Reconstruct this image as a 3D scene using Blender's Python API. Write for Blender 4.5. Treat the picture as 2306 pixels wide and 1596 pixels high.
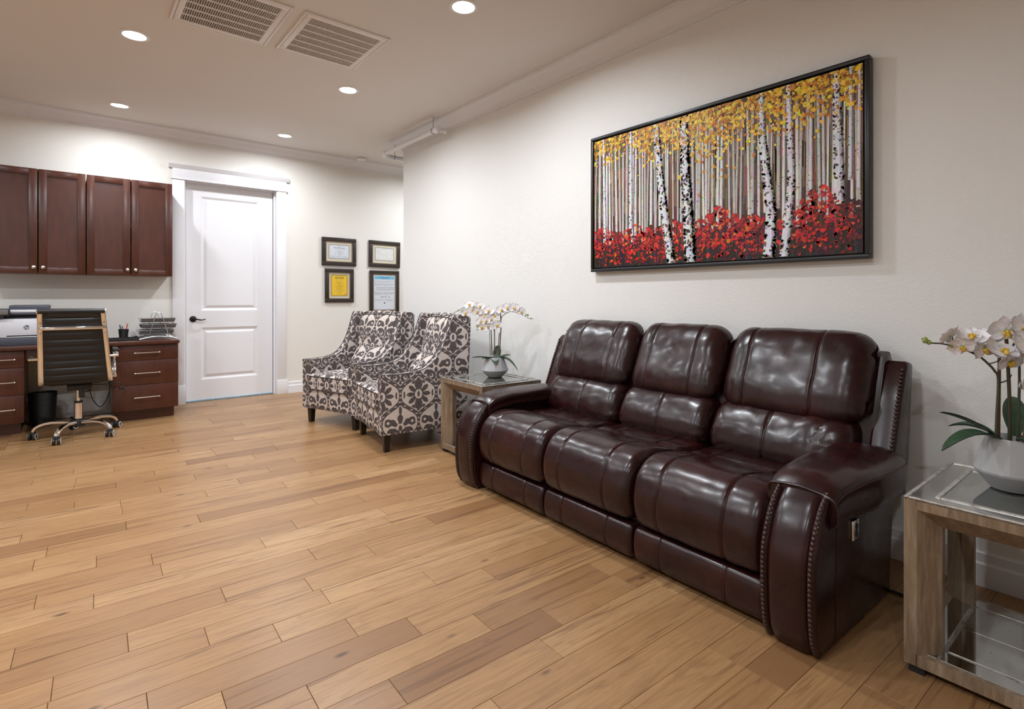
import bpy, bmesh, math, random
from math import sin, cos, pi, sqrt, radians as R
from mathutils import Vector, Matrix, noise
import numpy as np

for o in list(bpy.data.objects): bpy.data.objects.remove(o, do_unlink=True)
SC = bpy.context.scene
COL = SC.collection

# ------------------------------------------------------------------ camera
cam_d = bpy.data.cameras.new('camera'); cam = bpy.data.objects.new('camera', cam_d); COL.objects.link(cam)
cam_d.sensor_width = 36.0; cam_d.lens = 36.0 * 1205.0 / 2306.0
cam_d.shift_y = -(798.0 - 671.0) / 2306.0
cam.location = (0, 0, 1.15); cam.rotation_euler = (R(90), 0, R(-39.58))
SC.camera = cam

# ------------------------------------------------------------------ world, exposure
w = bpy.data.worlds.new('world'); SC.world = w; w.use_nodes = True
w.node_tree.nodes['Background'].inputs[0].default_value = (0.75, 0.85, 1.0, 1)
w.node_tree.nodes['Background'].inputs[1].default_value = 1.0
SC.view_settings.view_transform = 'Standard'; SC.view_settings.look = 'None'
SC.view_settings.gamma = 1.0; SC.view_settings.use_curve_mapping = False
SC.view_settings.exposure = 0.42
SC.cycles.use_denoising = True
SC.cycles.max_bounces = 6; SC.cycles.diffuse_bounces = 4; SC.cycles.glossy_bounces = 3; SC.cycles.transmission_bounces = 2
SC.cycles.use_adaptive_sampling = True; SC.cycles.adaptive_threshold = 0.045
SC.cycles.caustics_reflective = False; SC.cycles.caustics_refractive = False
SC.cycles.sample_clamp_indirect = 6.0
LAMP_W = 17.0            # one downlight
LAMP_COL = (0.925, 0.975, 1.03)

# ------------------------------------------------------------------ the room's measures (metres)
WX = 2.82        # sofa wall
DY = 6.73        # back wall
WEND = 5.28      # far end of the sofa wall
LX = -2.7        # left wall
FY = -2.6        # wall behind the camera
HX = 5.6         # end of the passage behind the sofa wall
CZ = 2.872       # ceiling
CZB = 2.955      # ceiling at the back wall

# ------------------------------------------------------------------ mesh helpers
WM = {}
class MB:
    def __init__(s): s.v = []; s.f = []
    def add(s, vs, fs):
        n = len(s.v); s.v.extend([tuple(p) for p in vs]); s.f.extend([tuple(i + n for i in f) for f in fs]); return s
    def box(s, x0, x1, y0, y1, z0, z1, bev=0.0, seg=2):
        if bev <= 0:
            vs = [(x, y, z) for x in (x0, x1) for y in (y0, y1) for z in (z0, z1)]
            return s.add(vs, [(0, 1, 3, 2), (4, 6, 7, 5), (0, 4, 5, 1), (2, 3, 7, 6), (0, 2, 6, 4), (1, 5, 7, 3)])
        bm = bmesh.new(); bmesh.ops.create_cube(bm, size=1)
        for v in bm.verts: v.co = Vector(((x0 + x1) / 2 + v.co.x * (x1 - x0), (y0 + y1) / 2 + v.co.y * (y1 - y0), (z0 + z1) / 2 + v.co.z * (z1 - z0)))
        bmesh.ops.bevel(bm, geom=bm.edges[:], offset=bev, segments=seg, profile=0.5, affect='EDGES')
        s.bm(bm); bm.free(); return s
    def bm(s, bm):
        bm.verts.index_update(); return s.add([v.co[:] for v in bm.verts], [[v.index for v in f.verts] for f in bm.faces])
    def prism(s, poly, axis, a, b, bev=0.0, seg=2):
        """closed polygon (2D) extruded along axis; axis 'x': poly=(y,z), 'y': poly=(x,z), 'z': poly=(x,y)"""
        def P(p, t): return {'x': (t, p[0], p[1]), 'y': (p[0], t, p[1]), 'z': (p[0], p[1], t)}[axis]
        bm = bmesh.new(); A = [bm.verts.new(P(p, a)) for p in poly]; B = [bm.verts.new(P(p, b)) for p in poly]
        n = len(poly)
        fa = bm.faces.new(A); fb = bm.faces.new(B[::-1])
        for i in range(n): bm.faces.new((A[(i + 1) % n], A[i], B[i], B[(i + 1) % n]))
        bmesh.ops.recalc_face_normals(bm, faces=bm.faces[:])
        if bev > 0:
            es = list({e for f in (fa, fb) for e in f.edges})
            bmesh.ops.bevel(bm, geom=es, offset=bev, segments=seg, profile=0.5, affect='EDGES', clamp_overlap=True)
        s.bm(bm); bm.free(); return s
    def cyl(s, p, q, r0, r1=None, n=16, cap=True):
        r1 = r0 if r1 is None else r1
        return s.tube([p, q], [r0, r1], n, cap)
    def tube(s, pts, rad, n=8, cap=True, flat=None):
        """sweep a circle (or ellipse, flat=(rx,ry,up)) along pts"""
        pts = [Vector(p) for p in pts]; m = len(pts)
        if not hasattr(rad, '__len__'): rad = [rad] * m
        vs = []; prev = None
        for i, p in enumerate(pts):
            t = (pts[min(i + 1, m - 1)] - pts[max(i - 1, 0)]).normalized()
            if flat:
                up = Vector(flat[2]); u = (up - t * up.dot(t)).normalized()
            elif prev is None:
                a = Vector((0, 0, 1)) if abs(t.z) < .9 else Vector((1, 0, 0)); u = (a - t * a.dot(t)).normalized()
            else: u = (prev - t * prev.dot(t)).normalized()
            prev = u; w_ = t.cross(u)
            for k in range(n):
                a = 2 * pi * k / n
                if flat:
                    ca, sa = cos(a), sin(a); e = 0.5
                    c = w_ * (flat[0] * math.copysign(abs(ca) ** e, ca)) + u * (flat[1] * math.copysign(abs(sa) ** e, sa))
                    vs.append(p + c * rad[i])
                else: vs.append(p + (u * cos(a) + w_ * sin(a)) * rad[i])
        fs = [(i * n + k, i * n + (k + 1) % n, (i + 1) * n + (k + 1) % n, (i + 1) * n + k) for i in range(m - 1) for k in range(n)]
        if cap: fs += [tuple(range(n))[::-1], tuple((m - 1) * n + k for k in range(n))]
        return s.add(vs, fs)
    def lathe(s, prof, n=24, c=(0, 0, 0), phase=0.0, zig=0.0):
        vs = []
        for j, (r, z) in enumerate(prof):
            for k in range(n):
                a = 2 * pi * (k + (zig if j % 2 else 0)) / n + phase; vs.append((c[0] + r * cos(a), c[1] + r * sin(a), c[2] + z))
        m = len(prof)
        fs = []
        for j in range(m - 1):
            for k in range(n):
                a, b, c_, d = j * n + k, j * n + (k + 1) % n, (j + 1) * n + (k + 1) % n, (j + 1) * n + k
                if zig and j % 2 == 0: fs += [(a, b, d), (b, c_, d)]
                elif zig: fs += [(a, b, c_), (a, c_, d)]
                else: fs.append((a, b, c_, d))
        if prof[0][0] > 1e-6: fs.append(tuple(range(n))[::-1])
        if prof[-1][0] > 1e-6: fs.append(tuple((m - 1) * n + k for k in range(n)))
        return s.add(vs, fs)
    def grid(s, P, nu, nv):
        """P[i][j] nu x nv points"""
        vs = [P[i][j] for i in range(nu) for j in range(nv)]
        return s.add(vs, [(i * nv + j, (i + 1) * nv + j, (i + 1) * nv + j + 1, i * nv + j + 1) for i in range(nu - 1) for j in range(nv - 1)])
    def sphere(s, c, r, n=12, m=8, sc=(1, 1, 1)):
        vs = [(c[0], c[1], c[2] - r * sc[2])]; 
        for j in range(1, m):
            b = -pi / 2 + pi * j / m
            for k in range(n):
                a = 2 * pi * k / n; vs.append((c[0] + r * cos(b) * cos(a) * sc[0], c[1] + r * cos(b) * sin(a) * sc[1], c[2] + r * sin(b) * sc[2]))
        vs.append((c[0], c[1], c[2] + r * sc[2])); L = len(vs) - 1
        fs = [(0, 1 + (k + 1) % n, 1 + k) for k in range(n)]
        for j in range(m - 2):
            for k in range(n): fs.append((1 + j * n + k, 1 + j * n + (k + 1) % n, 1 + (j + 1) * n + (k + 1) % n, 1 + (j + 1) * n + k))
        fs += [(L, 1 + (m - 2) * n + k, 1 + (m - 2) * n + (k + 1) % n) for k in range(n)]
        return s.add(vs, fs)
    def xf(s, M):
        s.v = [tuple(M @ Vector(p)) for p in s.v]; return s

def mesh_of(name, mb, mat, smooth=True, ang=32):
    me = bpy.data.meshes.new(name); me.from_pydata(mb.v, [], mb.f); me.update()
    if smooth:
        me.polygons.foreach_set('use_smooth', [True] * len(me.polygons)); me.set_sharp_from_angle(angle=R(ang))
    for m in (mat if isinstance(mat, (list, tuple)) else [mat]): me.materials.append(m)
    return me
def wm_of(o): return WM.get(o.name, Matrix.Identity(4))
def link(name, me, parent=None, M=None):
    o = bpy.data.objects.new(name, me); COL.objects.link(o)
    if parent is not None: o.parent = parent
    if M is not None: o.matrix_basis = M
    WM[o.name] = (wm_of(parent) if parent is not None else Matrix.Identity(4)) @ (M if M is not None else Matrix.Identity(4))
    return o
def build(name, mb, mat, parent=None, smooth=True, ang=32, world=False):
    """mesh object; world=True: coordinates are world ones and get moved into the parent's frame"""
    if world and parent is not None: mb.xf(wm_of(parent).inverted())
    return link(name, mesh_of(name, mb, mat, smooth, ang), parent)
def tag(o, label=None, cat=None, group=None, kind=None):
    if label: o['label'] = label
    if cat: o['category'] = cat
    if group: o['group'] = group
    if kind: o['kind'] = kind
    return o
def thing(name, loc, label, cat, rz=0.0, group=None):
    o = bpy.data.objects.new(name, None); COL.objects.link(o); o.empty_display_size = .05
    o.location = loc; o.rotation_euler = (0, 0, rz)
    WM[o.name] = Matrix.Translation(loc) @ Matrix.Rotation(rz, 4, 'Z')
    return tag(o, label, cat, group)
def struct(name, mb, mat, smooth=False, **k):
    return tag(build(name, mb, mat, None, smooth, **k), kind='structure')
def copy_tree(o, parent=None):
    c = o.copy(); COL.objects.link(c); c.parent = parent
    for ch in list(o.children): copy_tree(ch, c)
    return c
def crom(pts, n, closed=False):
    """Catmull-Rom resample, n points per span"""
    pts = [Vector(p) for p in pts]; m = len(pts); out = []
    for i in range(m if closed else m - 1):
        g = (lambda k: pts[k % m]) if closed else (lambda k: pts[min(max(k, 0), m - 1)])
        p0, p1, p2, p3 = g(i - 1), g(i), g(i + 1), g(i + 2)
        for k in range(n):
            t = k / n
            out.append(0.5 * ((2 * p1) + (p2 - p0) * t + (2 * p0 - 5 * p1 + 4 * p2 - p3) * t * t + (3 * p1 - p0 - 3 * p2 + p3) * t ** 3))
    if not closed: out.append(pts[-1].copy())
    return out

# ------------------------------------------------------------------ shader helpers
class S:
    """a socket with arithmetic"""
    def __init__(s, nt, sock): s.nt = nt; s.k = sock
    def _m(s, op, *a, clamp=False):
        n = s.nt.nodes.new('ShaderNodeMath'); n.operation = op; n.use_clamp = clamp
        for i, q in enumerate((s,) + a):
            if isinstance(q, S): s.nt.links.new(q.k, n.inputs[i])
            else: n.inputs[i].default_value = q
        return S(s.nt, n.outputs[0])
    def __add__(s, o): return s._m('ADD', o)
    __radd__ = __add__
    def __sub__(s, o): return s._m('SUBTRACT', o)
    def __rsub__(s, o): return s._m('MULTIPLY', -1.0)._m('ADD', o)
    def __mul__(s, o): return s._m('MULTIPLY', o)
    __rmul__ = __mul__
    def __truediv__(s, o): return s._m('DIVIDE', o)
    def abs(s): return s._m('ABSOLUTE')
    def frac(s): return s._m('FRACT')
    def cos(s): return s._m('COSINE')
    def sin(s): return s._m('SINE')
    def sqrt(s): return s._m('SQRT')
    def max(s, o): return s._m('MAXIMUM', o)
    def min(s, o): return s._m('MINIMUM', o)
    def lt(s, o): return s._m('LESS_THAN', o)
    def gt(s, o): return s._m('GREATER_THAN', o)
    def pow(s, o): return s._m('POWER', o)
    def atan2(s, o): return s._m('ARCTAN2', o)
    def sm(s, a, b):
        n = s.nt.nodes.new('ShaderNodeMapRange'); n.interpolation_type = 'SMOOTHSTEP'
        s.nt.links.new(s.k, n.inputs[0]); n.inputs[1].default_value = a; n.inputs[2].default_value = b; return S(s.nt, n.outputs[0])
class Mat:
    def __init__(s, name, color=(.8, .8, .8), rough=.5, metal=0.0, **k):
        s.m = bpy.data.materials.new(name); s.m.use_nodes = True; s.nt = s.m.node_tree
        s.b = s.nt.nodes['Principled BSDF']; s.set(color, rough, metal, **k)
    def set(s, color, rough, metal, spec=None, coat=None, coat_rough=None, emit=None, emit_s=0, trans=None, ior=None, sheen=None, sss=None):
        b = s.b.inputs; b['Base Color'].default_value = (*color, 1); b['Roughness'].default_value = rough; b['Metallic'].default_value = metal
        if spec is not None: b['Specular IOR Level'].default_value = spec
        if coat is not None: b['Coat Weight'].default_value = coat
        if coat_rough is not None: b['Coat Roughness'].default_value = coat_rough
        if emit is not None: b['Emission Color'].default_value = (*emit, 1); b['Emission Strength'].default_value = emit_s
        if trans is not None: b['Transmission Weight'].default_value = trans
        if ior is not None: b['IOR'].default_value = ior
        if sheen is not None: b['Sheen Weight'].default_value = sheen
    def n(s, t, **k):
        n = s.nt.nodes.new(t)
        for a, v in k.items(): setattr(n, a, v)
        return n
    def L(s, a, b): s.nt.links.new(a.k if isinstance(a, S) else a, b)
    def coord(s, kind='Object', scale=(1, 1, 1), rot=(0, 0, 0), add=None):
        t = s.n('ShaderNodeTexCoord'); mp = s.n('ShaderNodeMapping'); mp.inputs['Scale'].default_value = scale; mp.inputs['Rotation'].default_value = rot
        s.L(t.outputs[kind], mp.inputs[0])
        if add is not None: s.L(add, mp.inputs['Location'])
        return mp.outputs[0]
    def world(s, scale=(1, 1, 1), rot=(0, 0, 0)):
        g = s.n('ShaderNodeNewGeometry'); mp = s.n('ShaderNodeMapping'); mp.inputs['Scale'].default_value = scale; mp.inputs['Rotation'].default_value = rot
        s.L(g.outputs['Position'], mp.inputs[0]); return mp.outputs[0]
    def noise(s, vec, scale, detail=3, rough=.5, dist=0.0):
        n = s.n('ShaderNodeTexNoise'); n.inputs['Scale'].default_value = scale; n.inputs['Detail'].default_value = detail
        n.inputs['Roughness'].default_value = rough; n.inputs['Distortion'].default_value = dist
        s.L(vec, n.inputs['Vector']); return S(s.nt, n.outputs['Fac'])
    def voro(s, vec, scale, feature='F1', out='Distance', rnd=1.0):
        n = s.n('ShaderNodeTexVoronoi'); n.feature = feature; n.inputs['Scale'].default_value = scale; n.inputs['Randomness'].default_value = rnd
        s.L(vec, n.inputs['Vector']); return S(s.nt, n.outputs[out])
    def ramp(s, fac, stops):
        n = s.n('ShaderNodeValToRGB'); e = n.color_ramp.elements
        while len(e) < len(stops): e.new(.5)
        for i, (p, c) in enumerate(stops): e[i].position = p; e[i].color = (*c, 1)
        s.L(fac, n.inputs[0]); return n.outputs[0]
    def mix(s, fac, a, b, mode='MIX'):
        n = s.n('ShaderNodeMix', data_type='RGBA', blend_type=mode)
        for q, i in ((fac, 0), (a, 6), (b, 7)):
            if isinstance(q, (int, float)): n.inputs[i].default_value = q
            elif isinstance(q, tuple): n.inputs[i].default_value = (*q, 1)
            else: s.L(q, n.inputs[i])
        return n.outputs[2]
    def color(s, sock): s.L(sock, s.b.inputs['Base Color']); return s
    def rough(s, sock): s.L(sock, s.b.inputs['Roughness']); return s
    def bump(s, h, strength=.3, dist=.001):
        n = s.n('ShaderNodeBump'); n.inputs['Strength'].default_value = strength; n.inputs['Distance'].default_value = dist
        s.L(h, n.inputs['Height']); s.L(n.outputs[0], s.b.inputs['Normal']); return s

# ------------------------------------------------------------------ materials
def m_paint(name, c, bump=.25, rough=.55, scale=140):
    m = Mat(name, c, rough, spec=.3); v = m.world()
    m.bump(m.noise(v, scale, 3, .55) + m.noise(v, scale * .35, 2) * .6, bump, .002); return m.m
M_WALL = m_paint('cream wall paint', (.79, .77, .725), .35, .5)
M_WALLR = m_paint('pale wall paint', (.785, .78, .76), .4, .5)
M_CEIL = m_paint('ceiling paint', (.74, .705, .67), .15, .7)
M_TRIM = m_paint('white trim paint', (.80, .80, .83), .03, .32, 30)
M_WHITE = Mat('white plastic', (.82, .82, .82), .4).m
M_BLACK = Mat('black plastic', (.012, .012, .013), .42).m
M_RUBBER = Mat('black rubber', (.015, .015, .015), .7).m
M_CHROME = Mat('chrome', (.86, .86, .87), .06, 1).m
M_NICKEL = Mat('satin nickel', (.72, .70, .67), .22, 1).m
M_STEEL = Mat('brushed steel wire', (.55, .56, .58), .28, 1).m
M_BRONZE = Mat('oil rubbed bronze', (.03, .026, .024), .35, .8).m
M_GREYPL = Mat('white printer shell', (.66, .67, .72), .42).m
M_SLATE = Mat('slate printer plastic', (.06, .064, .085), .45).m
M_DARKGAP = Mat('dark joint', (.10, .052, .026), .8).m
M_FILTER = Mat('dark duct', (.07, .058, .05), .9).m
M_VENT = Mat('vent enamel', (.78, .74, .72), .45).m
def m_cherry():
    m = Mat('cherry stained wood', (.1, .03, .015), .34, coat=.25, coat_rough=.25); v = m.coord('Object', (7, 7, .9))
    g = m.noise(v, 4.5, 6, .62, .6); v2 = m.coord('Object', (1, 1, 1)); big = m.noise(v2, 3.0, 3, .6, 1.0)
    c = m.ramp(g, [(.25, (.042, .0092, .0045)), (.55, (.066, .0160, .0075)), (.8, (.090, .0245, .0115))])
    m.color(m.mix(big.sm(.35, .75) * .5, c, (.095, .025, .012)))
    m.bump(g, .08, .001); return m.m
M_CHERRY = m_cherry()
def m_leather():
    m = Mat('oxblood leather', (.03, .009, .009), .36, spec=.42, coat=.04, coat_rough=.15); v = m.world()
    n1 = m.noise(v, 5, 3, .55); n2 = m.noise(v, 24, 2, .5)
    m.color(m.ramp(n1 * .7 + n2 * .3, [(.3, (.0110, .0020, .0024)), (.5, (.0185, .0032, .0035)), (.72, (.034, .0060, .0052))]))
    m.rough(m.noise(v, 14, 2) * .16 + .20)
    m.bump(m.noise(v, 190, 2, .5) * .10 + m.noise(v, 60, 2, .5) * .35 + m.noise(v, 16, 2, .5) * 1.1, .18, .0016); return m.m
M_LEATHER = m_leather()
M_STITCH = Mat('oxblood stitching', (.05, .014, .011), .55).m
M_NAIL = Mat('antique brass nailhead', (.055, .030, .025), .33, .6).m
M_ESPRESSO = Mat('espresso wood leg', (.012, .008, .006), .35).m
M_PIPING = Mat('dark piping', (.05, .042, .042), .8).m
def m_ribleather():
    m = Mat('black ribbed leather', (.009, .009, .010), .38); v = m.world()
    m.bump(m.noise(v, 120, 3), .1, .001); return m.m
M_RIB = m_ribleather()
def m_mesh():
    m = Mat('black wire mesh', (.014, .013, .012), .45, .4); v = m.coord('Object')
    n = m.n('ShaderNodeTexWave'); n.bands_direction = 'Z'; n.inputs['Scale'].default_value = 60; m.L(v, n.inputs['Vector'])
    m.bump(S(m.nt, n.outputs['Fac']), .6, .002); return m.m
M_MESH = m_mesh()
def m_table():
    m = Mat('weathered champagne wood', (.3, .2, .12), .42); v = m.coord('Object', (9, 9, 1.2)); g = m.noise(v, 6, 6, .65, .4)
    v2 = m.coord('Object'); w_ = m.noise(v2, 26, 5, .7).sm(.58, .72)
    c = m.ramp(g, [(.25, (.125, .083, .050)), (.5, (.225, .158, .100)), (.75, (.35, .275, .195))])
    m.color(m.mix(w_ * .4, c, (.10, .06, .035))); m.bump(g, .25, .0015); return m.m
M_TABLE = m_table()
def m_silver():
    m = Mat('rubbed silver leaf', (.5, .48, .45), .32, .65); v = m.coord('Object'); g = m.noise(v, 30, 5, .7)
    m.color(m.ramp(g, [(.3, (.22, .19, .16)), (.5, (.52, .50, .47)), (.8, (.72, .71, .69))])); m.rough(g * .3 + .2); return m.m
M_SILVER = m_silver()
def m_antique():
    m = Mat('antiqued mirror', (.62, .62, .60), .05, 1); v = m.coord('Object')
    sp = m.voro(v, 34); spots = sp.lt(.06); g = m.noise(v, 60, 4, .7).sm(.55, .9)
    m.color(m.mix(spots, m.ramp(g, [(0, (.60, .60, .575)), (1, (.44, .43, .41))]), (.02, .018, .016)))
    m.rough(spots * .5 + .06 + g * .12); return m.m
M_MIRROR = m_antique()
M_MIRSTRIP = Mat('bevelled mirror strip', (.62, .65, .67), .07, 1).m
def m_tglass():
    m = Mat('smoked table mirror', (.09, .095, .085), .03, 0, spec=.9, coat=1.0, coat_rough=.02); v = m.coord('Object')
    return m.m
M_TGLASS = m_tglass()
M_POT = None
def m_pot():
    m = Mat('matte grey ceramic', (.40, .40, .405), .62); v = m.coord('Object'); m.bump(m.noise(v, 90, 3), .06, .001); return m.m
M_POT = m_pot()
M_SOIL = Mat('dark potting moss', (.02, .017, .01), .95).m
def m_leaf():
    m = Mat('waxy orchid leaf', (.02, .05, .018), .4); v = m.coord('Object'); g = m.noise(v, 25, 4)
    m.color(m.ramp(g, [(.3, (.010, .034, .016)), (.6, (.022, .062, .026)), (.85, (.045, .095, .04))])); return m.m
M_LEAF = m_leaf()
M_PETAL = Mat('white orchid petal', (.83, .80, .82), .55, sheen=.2).m
M_LIP = Mat('yellow orchid lip', (.80, .52, .07), .55).m
M_BUD = Mat('green orchid bud', (.28, .36, .09), .5).m
M_STEM = Mat('dark green orchid stem', (.045, .05, .022), .5).m
M_CANE = Mat('brown bamboo stake', (.105, .05, .024), .5).m
def m_floor(name, attr):
    m = Mat(name, (.5, .3, .16), .34, spec=.45)
    if attr:
        a = m.n('ShaderNodeAttribute', attribute_name='tone'); col = a.outputs['Color']; g0 = m.n('ShaderNodeNewGeometry'); pos = g0.outputs['Position']
        sp = m.n('ShaderNodeSeparateColor'); m.L(col, sp.inputs[0]); tone = S(m.nt, sp.outputs[0]); rnd = S(m.nt, sp.outputs[1])
    else:
        oi = m.n('ShaderNodeObjectInfo'); tc = m.n('ShaderNodeTexCoord'); pos = tc.outputs['Object']
        sp = m.n('ShaderNodeSeparateColor'); m.L(oi.outputs['Color'], sp.inputs[0]); tone = S(m.nt, sp.outputs[0]); rnd = S(m.nt, oi.outputs['Random'])
    cb = m.n('ShaderNodeCombineXYZ'); m.L(rnd * 37.0, cb.inputs[0]); m.L(rnd * 91.0, cb.inputs[1]); m.L(rnd * 53.0, cb.inputs[2])
    ad = m.n('ShaderNodeVectorMath', operation='ADD'); m.L(pos, ad.inputs[0]); m.L(cb.outputs[0], ad.inputs[1])
    def mp(sc):
        q = m.n('ShaderNodeMapping'); q.inputs['Scale'].default_value = sc; m.L(ad.outputs[0], q.inputs[0]); return q.outputs[0]
    grain = m.noise(mp((.55, 24, 1)), 5.0, 5, .62, .35)
    fig = m.noise(mp((.9, 6.5, 1)), 3.2, 5, .62, 2.6)
    streak = m.noise(mp((.42, 8.5, 1)), 2.9, 4, .62, 1.1).sm(.54, .68)
    fine = m.noise(mp((2, 90, 1)), 5, 2, .5)
    kn = m.voro(mp((1.0, 2.4, 1)), 2.9).sm(.10, .02)
    base = m.ramp(tone, [(0.0, (.172, .080, .032)), (.25, (.258, .132, .054)), (.5, (.355, .196, .084)), (.75, (.418, .244, .110)), (1.0, (.51, .320, .160))])
    c = m.mix((grain - .5) * 1.5 + .28, base, (.215, .105, .046), 'MIX')
    c = m.mix(fig.sm(.46, .70) * .62, c, (.225, .112, .048))
    c = m.mix(streak * .62, c, (.12, .052, .021))
    c = m.mix(kn * .85, c, (.055, .022, .010))
    c = m.mix((fine - .5).abs() * .5, c, (.17, .09, .045))
    m.color(c); m.rough(grain * .2 + .24); m.bump(grain * .5 + fine * .4, .12, .0012)
    return m.m
M_PLANK = m_floor('hickory plank', False); M_PLANKS = m_floor('hickory planks', True)
def m_fabric():
    """grey ogee damask on pale linen, uv in metres"""
    m = Mat('grey damask fabric', (.6, .5, .45), .9, spec=.2); uvn = m.n('ShaderNodeUVMap'); sx = m.n('ShaderNodeSeparateXYZ')
    nz = m.n('ShaderNodeTexNoise'); nz.inputs['Scale'].default_value = 130; nz.inputs['Detail'].default_value = 2; m.L(uvn.outputs[0], nz.inputs['Vector'])
    sub = m.n('ShaderNodeVectorMath', operation='SUBTRACT'); m.L(nz.outputs['Color'], sub.inputs[0]); sub.inputs[1].default_value = (.5, .5, .5)
    scl = m.n('ShaderNodeVectorMath', operation='SCALE'); m.L(sub.outputs[0], scl.inputs[0]); scl.inputs['Scale'].default_value = .007
    ad = m.n('ShaderNodeVectorMath', operation='ADD'); m.L(uvn.outputs[0], ad.inputs[0]); m.L(scl.outputs[0], ad.inputs[1])
    m.L(ad.outputs[0], sx.inputs[0]); u, v = S(m.nt, sx.outputs[0]), S(m.nt, sx.outputs[1])
    Wd, Hd = .29, .42
    xa = ((u / Wd + .5).frac() - .5).abs() * Wd
    ya = ((v / Hd + .5).frac() - .5) * Hd
    yb = ((v / Hd).frac() - .5) * Hd
    xb = Wd / 2 - xa
    ph = ya * (2 * pi / Hd)
    og = (ph.cos() * 1.13 - (ph * 3.0).cos() * .13) * (Wd / 4) + Wd / 4
    slope = ph.sin() * (Wd / 4 * 2 * pi / Hd)
    dist = (xa - og) / (slope * slope + 1.0).sqrt()
    def ell(x, y, cx, cy, rx, ry):
        a = (x - cx) / rx; b = (y - cy) / ry; return (a * a + b * b).lt(1.0)
    def ring(x, y, cx, cy, r, t):
        a = x - cx; b = y - cy; return ((a * a + b * b).sqrt() - r).abs().lt(t)
    band = (dist.abs() - ((ph * 2.0).cos() * -.004 + .0148)).lt(0)
    dots = (v * (2 * pi / .033)).sin().gt(.72) * dist.abs().lt(.006)
    ina = dist.lt(-.024); inb = dist.gt(.024)
    # medallion
    r = (xa * xa + ya * ya * .72).sqrt(); th = ya.atan2(xa)
    pet = (th * 9.0).cos()
    med = r.gt(.030) * (r - (pet * .015 + .080)).lt(0) * (pet - (r * 12.0 - 1.45)).gt(0)
    med = med.max(ell(xa, ya.abs(), 0, .112, .014, .036)).max(ell(xa, ya, 0, 0, .010, .023))
    med = med.max(ell(xa, ya.abs(), .043, .098, .013, .020)).max(ell(xa, ya, .116, .0, .010, .026))
    # palmette with scrolls
    yq = yb + .035; rb = (xb * xb + yq * yq).sqrt(); tb = xb.atan2(yq)
    pb = (tb * 7.0).cos()
    pal = rb.gt(.034) * (rb - (pb * .016 + .088)).lt(0) * pb.gt(-.55) * tb.lt(1.9)
    pal = pal.max(ell(xb, yq, 0, .0, .014, .022)).max(ell(xb, yb, 0, .10, .012, .034))
    pal = pal.max(ring(xb, yb, .040, -.078, .027, .0115)).max(ell(xb, yb, .043, -.073, .010, .009)).max(ring(xb, yb, .094, .012, .021, .0105)).max(ell(xb, yb, .0, -.125, .010, .030))
    mask = (med * ina).max(pal * inb).max(band - dots)
    sh = m.noise(uvn.outputs[0], 55, 3); 
    dark = m.ramp(sh, [(.3, (.070, .057, .057)), (.7, (.125, .105, .103))])
    light = m.ramp(sh, [(.3, (.55, .475, .43)), (.7, (.64, .57, .525))])
    m.color(m.mix(mask, light, dark))
    m.bump(m.noise(uvn.outputs[0], 700, 2), .3, .001); return m.m
M_FABRIC = m_fabric()
# ================================================================== floor
rng = random.Random(11)
PW, PPH, PSL = .1262, -.0063, .034
ROWS = {9: [0.93], 11: [0.74], 12: [0.54, 1.13], 13: [0.34, 0.93], 14: [0.17, 0.76, 1.35], 15: [0.55, 1.14], 16: [-0.04, 0.36], 17: [0.15, 0.74], 18: [0.46, 1.06],
        19: [0.84], 20: [0.07], 21: [-0.1, 0.3, 0.7], 22: [0.88, 1.47], 23: [0.09, 1.29], 24: [-0.12, 1.07], 25: [0.52, 1.72], 26: [0.22, 1.42], 27: [-0.18, 1.02],
        28: [0.62, 1.22], 29: [0.22, 0.82], 30: [0.02, 0.42, 1.03, 1.43], 31: [-0.18, 0.62, 1.23], 32: [0.22, 0.83], 33: [0.02, 0.43, 1.03], 34: [0.63, 1.22],
        35: [-0.18, 0.23], 36: [0.02, 0.83], 37: [0.63], 38: [-0.18, 1.03], 39: [0.43], 40: [0.64], 41: [1.03]}
TONES = {(34, .92): .2, (25, .78): .3, (26, .04): .28, (29, .96): .33, (26, 1.57): .95, (25, 1.60): .25, (14, 1.48): .4, (13, .8): .22, (11, .87): .12, (12, 1.24): .3,
         (16, .97): .85, (14, .54): .38, (12, .8): .62, (15, .9): .7, (17, .5): .62, (18, .8): .6, (33, .8): .7, (36, .4): .8, (35, .8): .7, (22, 1.2): .5, (24, .6): .7, (28, .9): .75}
fl = MB(); fl.box(LX - .1, HX, FY - .1, DY + .3, -.12, -.006)
floor = struct('floor', fl, M_DARKGAP)
def plank_mesh(Lg):
    g = .0003; e = .0009; x = Lg / 2 - g; y = PW / 2 - g; mb = MB()
    vs = [(sx * (x - e), sy * (y - e), 0) for sx, sy in ((-1, -1), (1, -1), (1, 1), (-1, 1))] + [(sx * x, sy * y, -.0016) for sx, sy in ((-1, -1), (1, -1), (1, 1), (-1, 1))] + \
         [(sx * x, sy * y, -.007) for sx, sy in ((-1, -1), (1, -1), (1, 1), (-1, 1))]
    fs = [(0, 1, 2, 3)] + [(a + i, a + (i + 1) % 4, b + (i + 1) % 4, b + i)[::-1] for a, b in ((0, 4), (4, 8)) for i in range(4)]
    return vs, fs
pm = {}; stv, stf, stt = [], [], []
k0, k1 = int((FY - PPH) / PW) - 1, int((DY - PPH + PSL * HX) / PW) + 1
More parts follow.
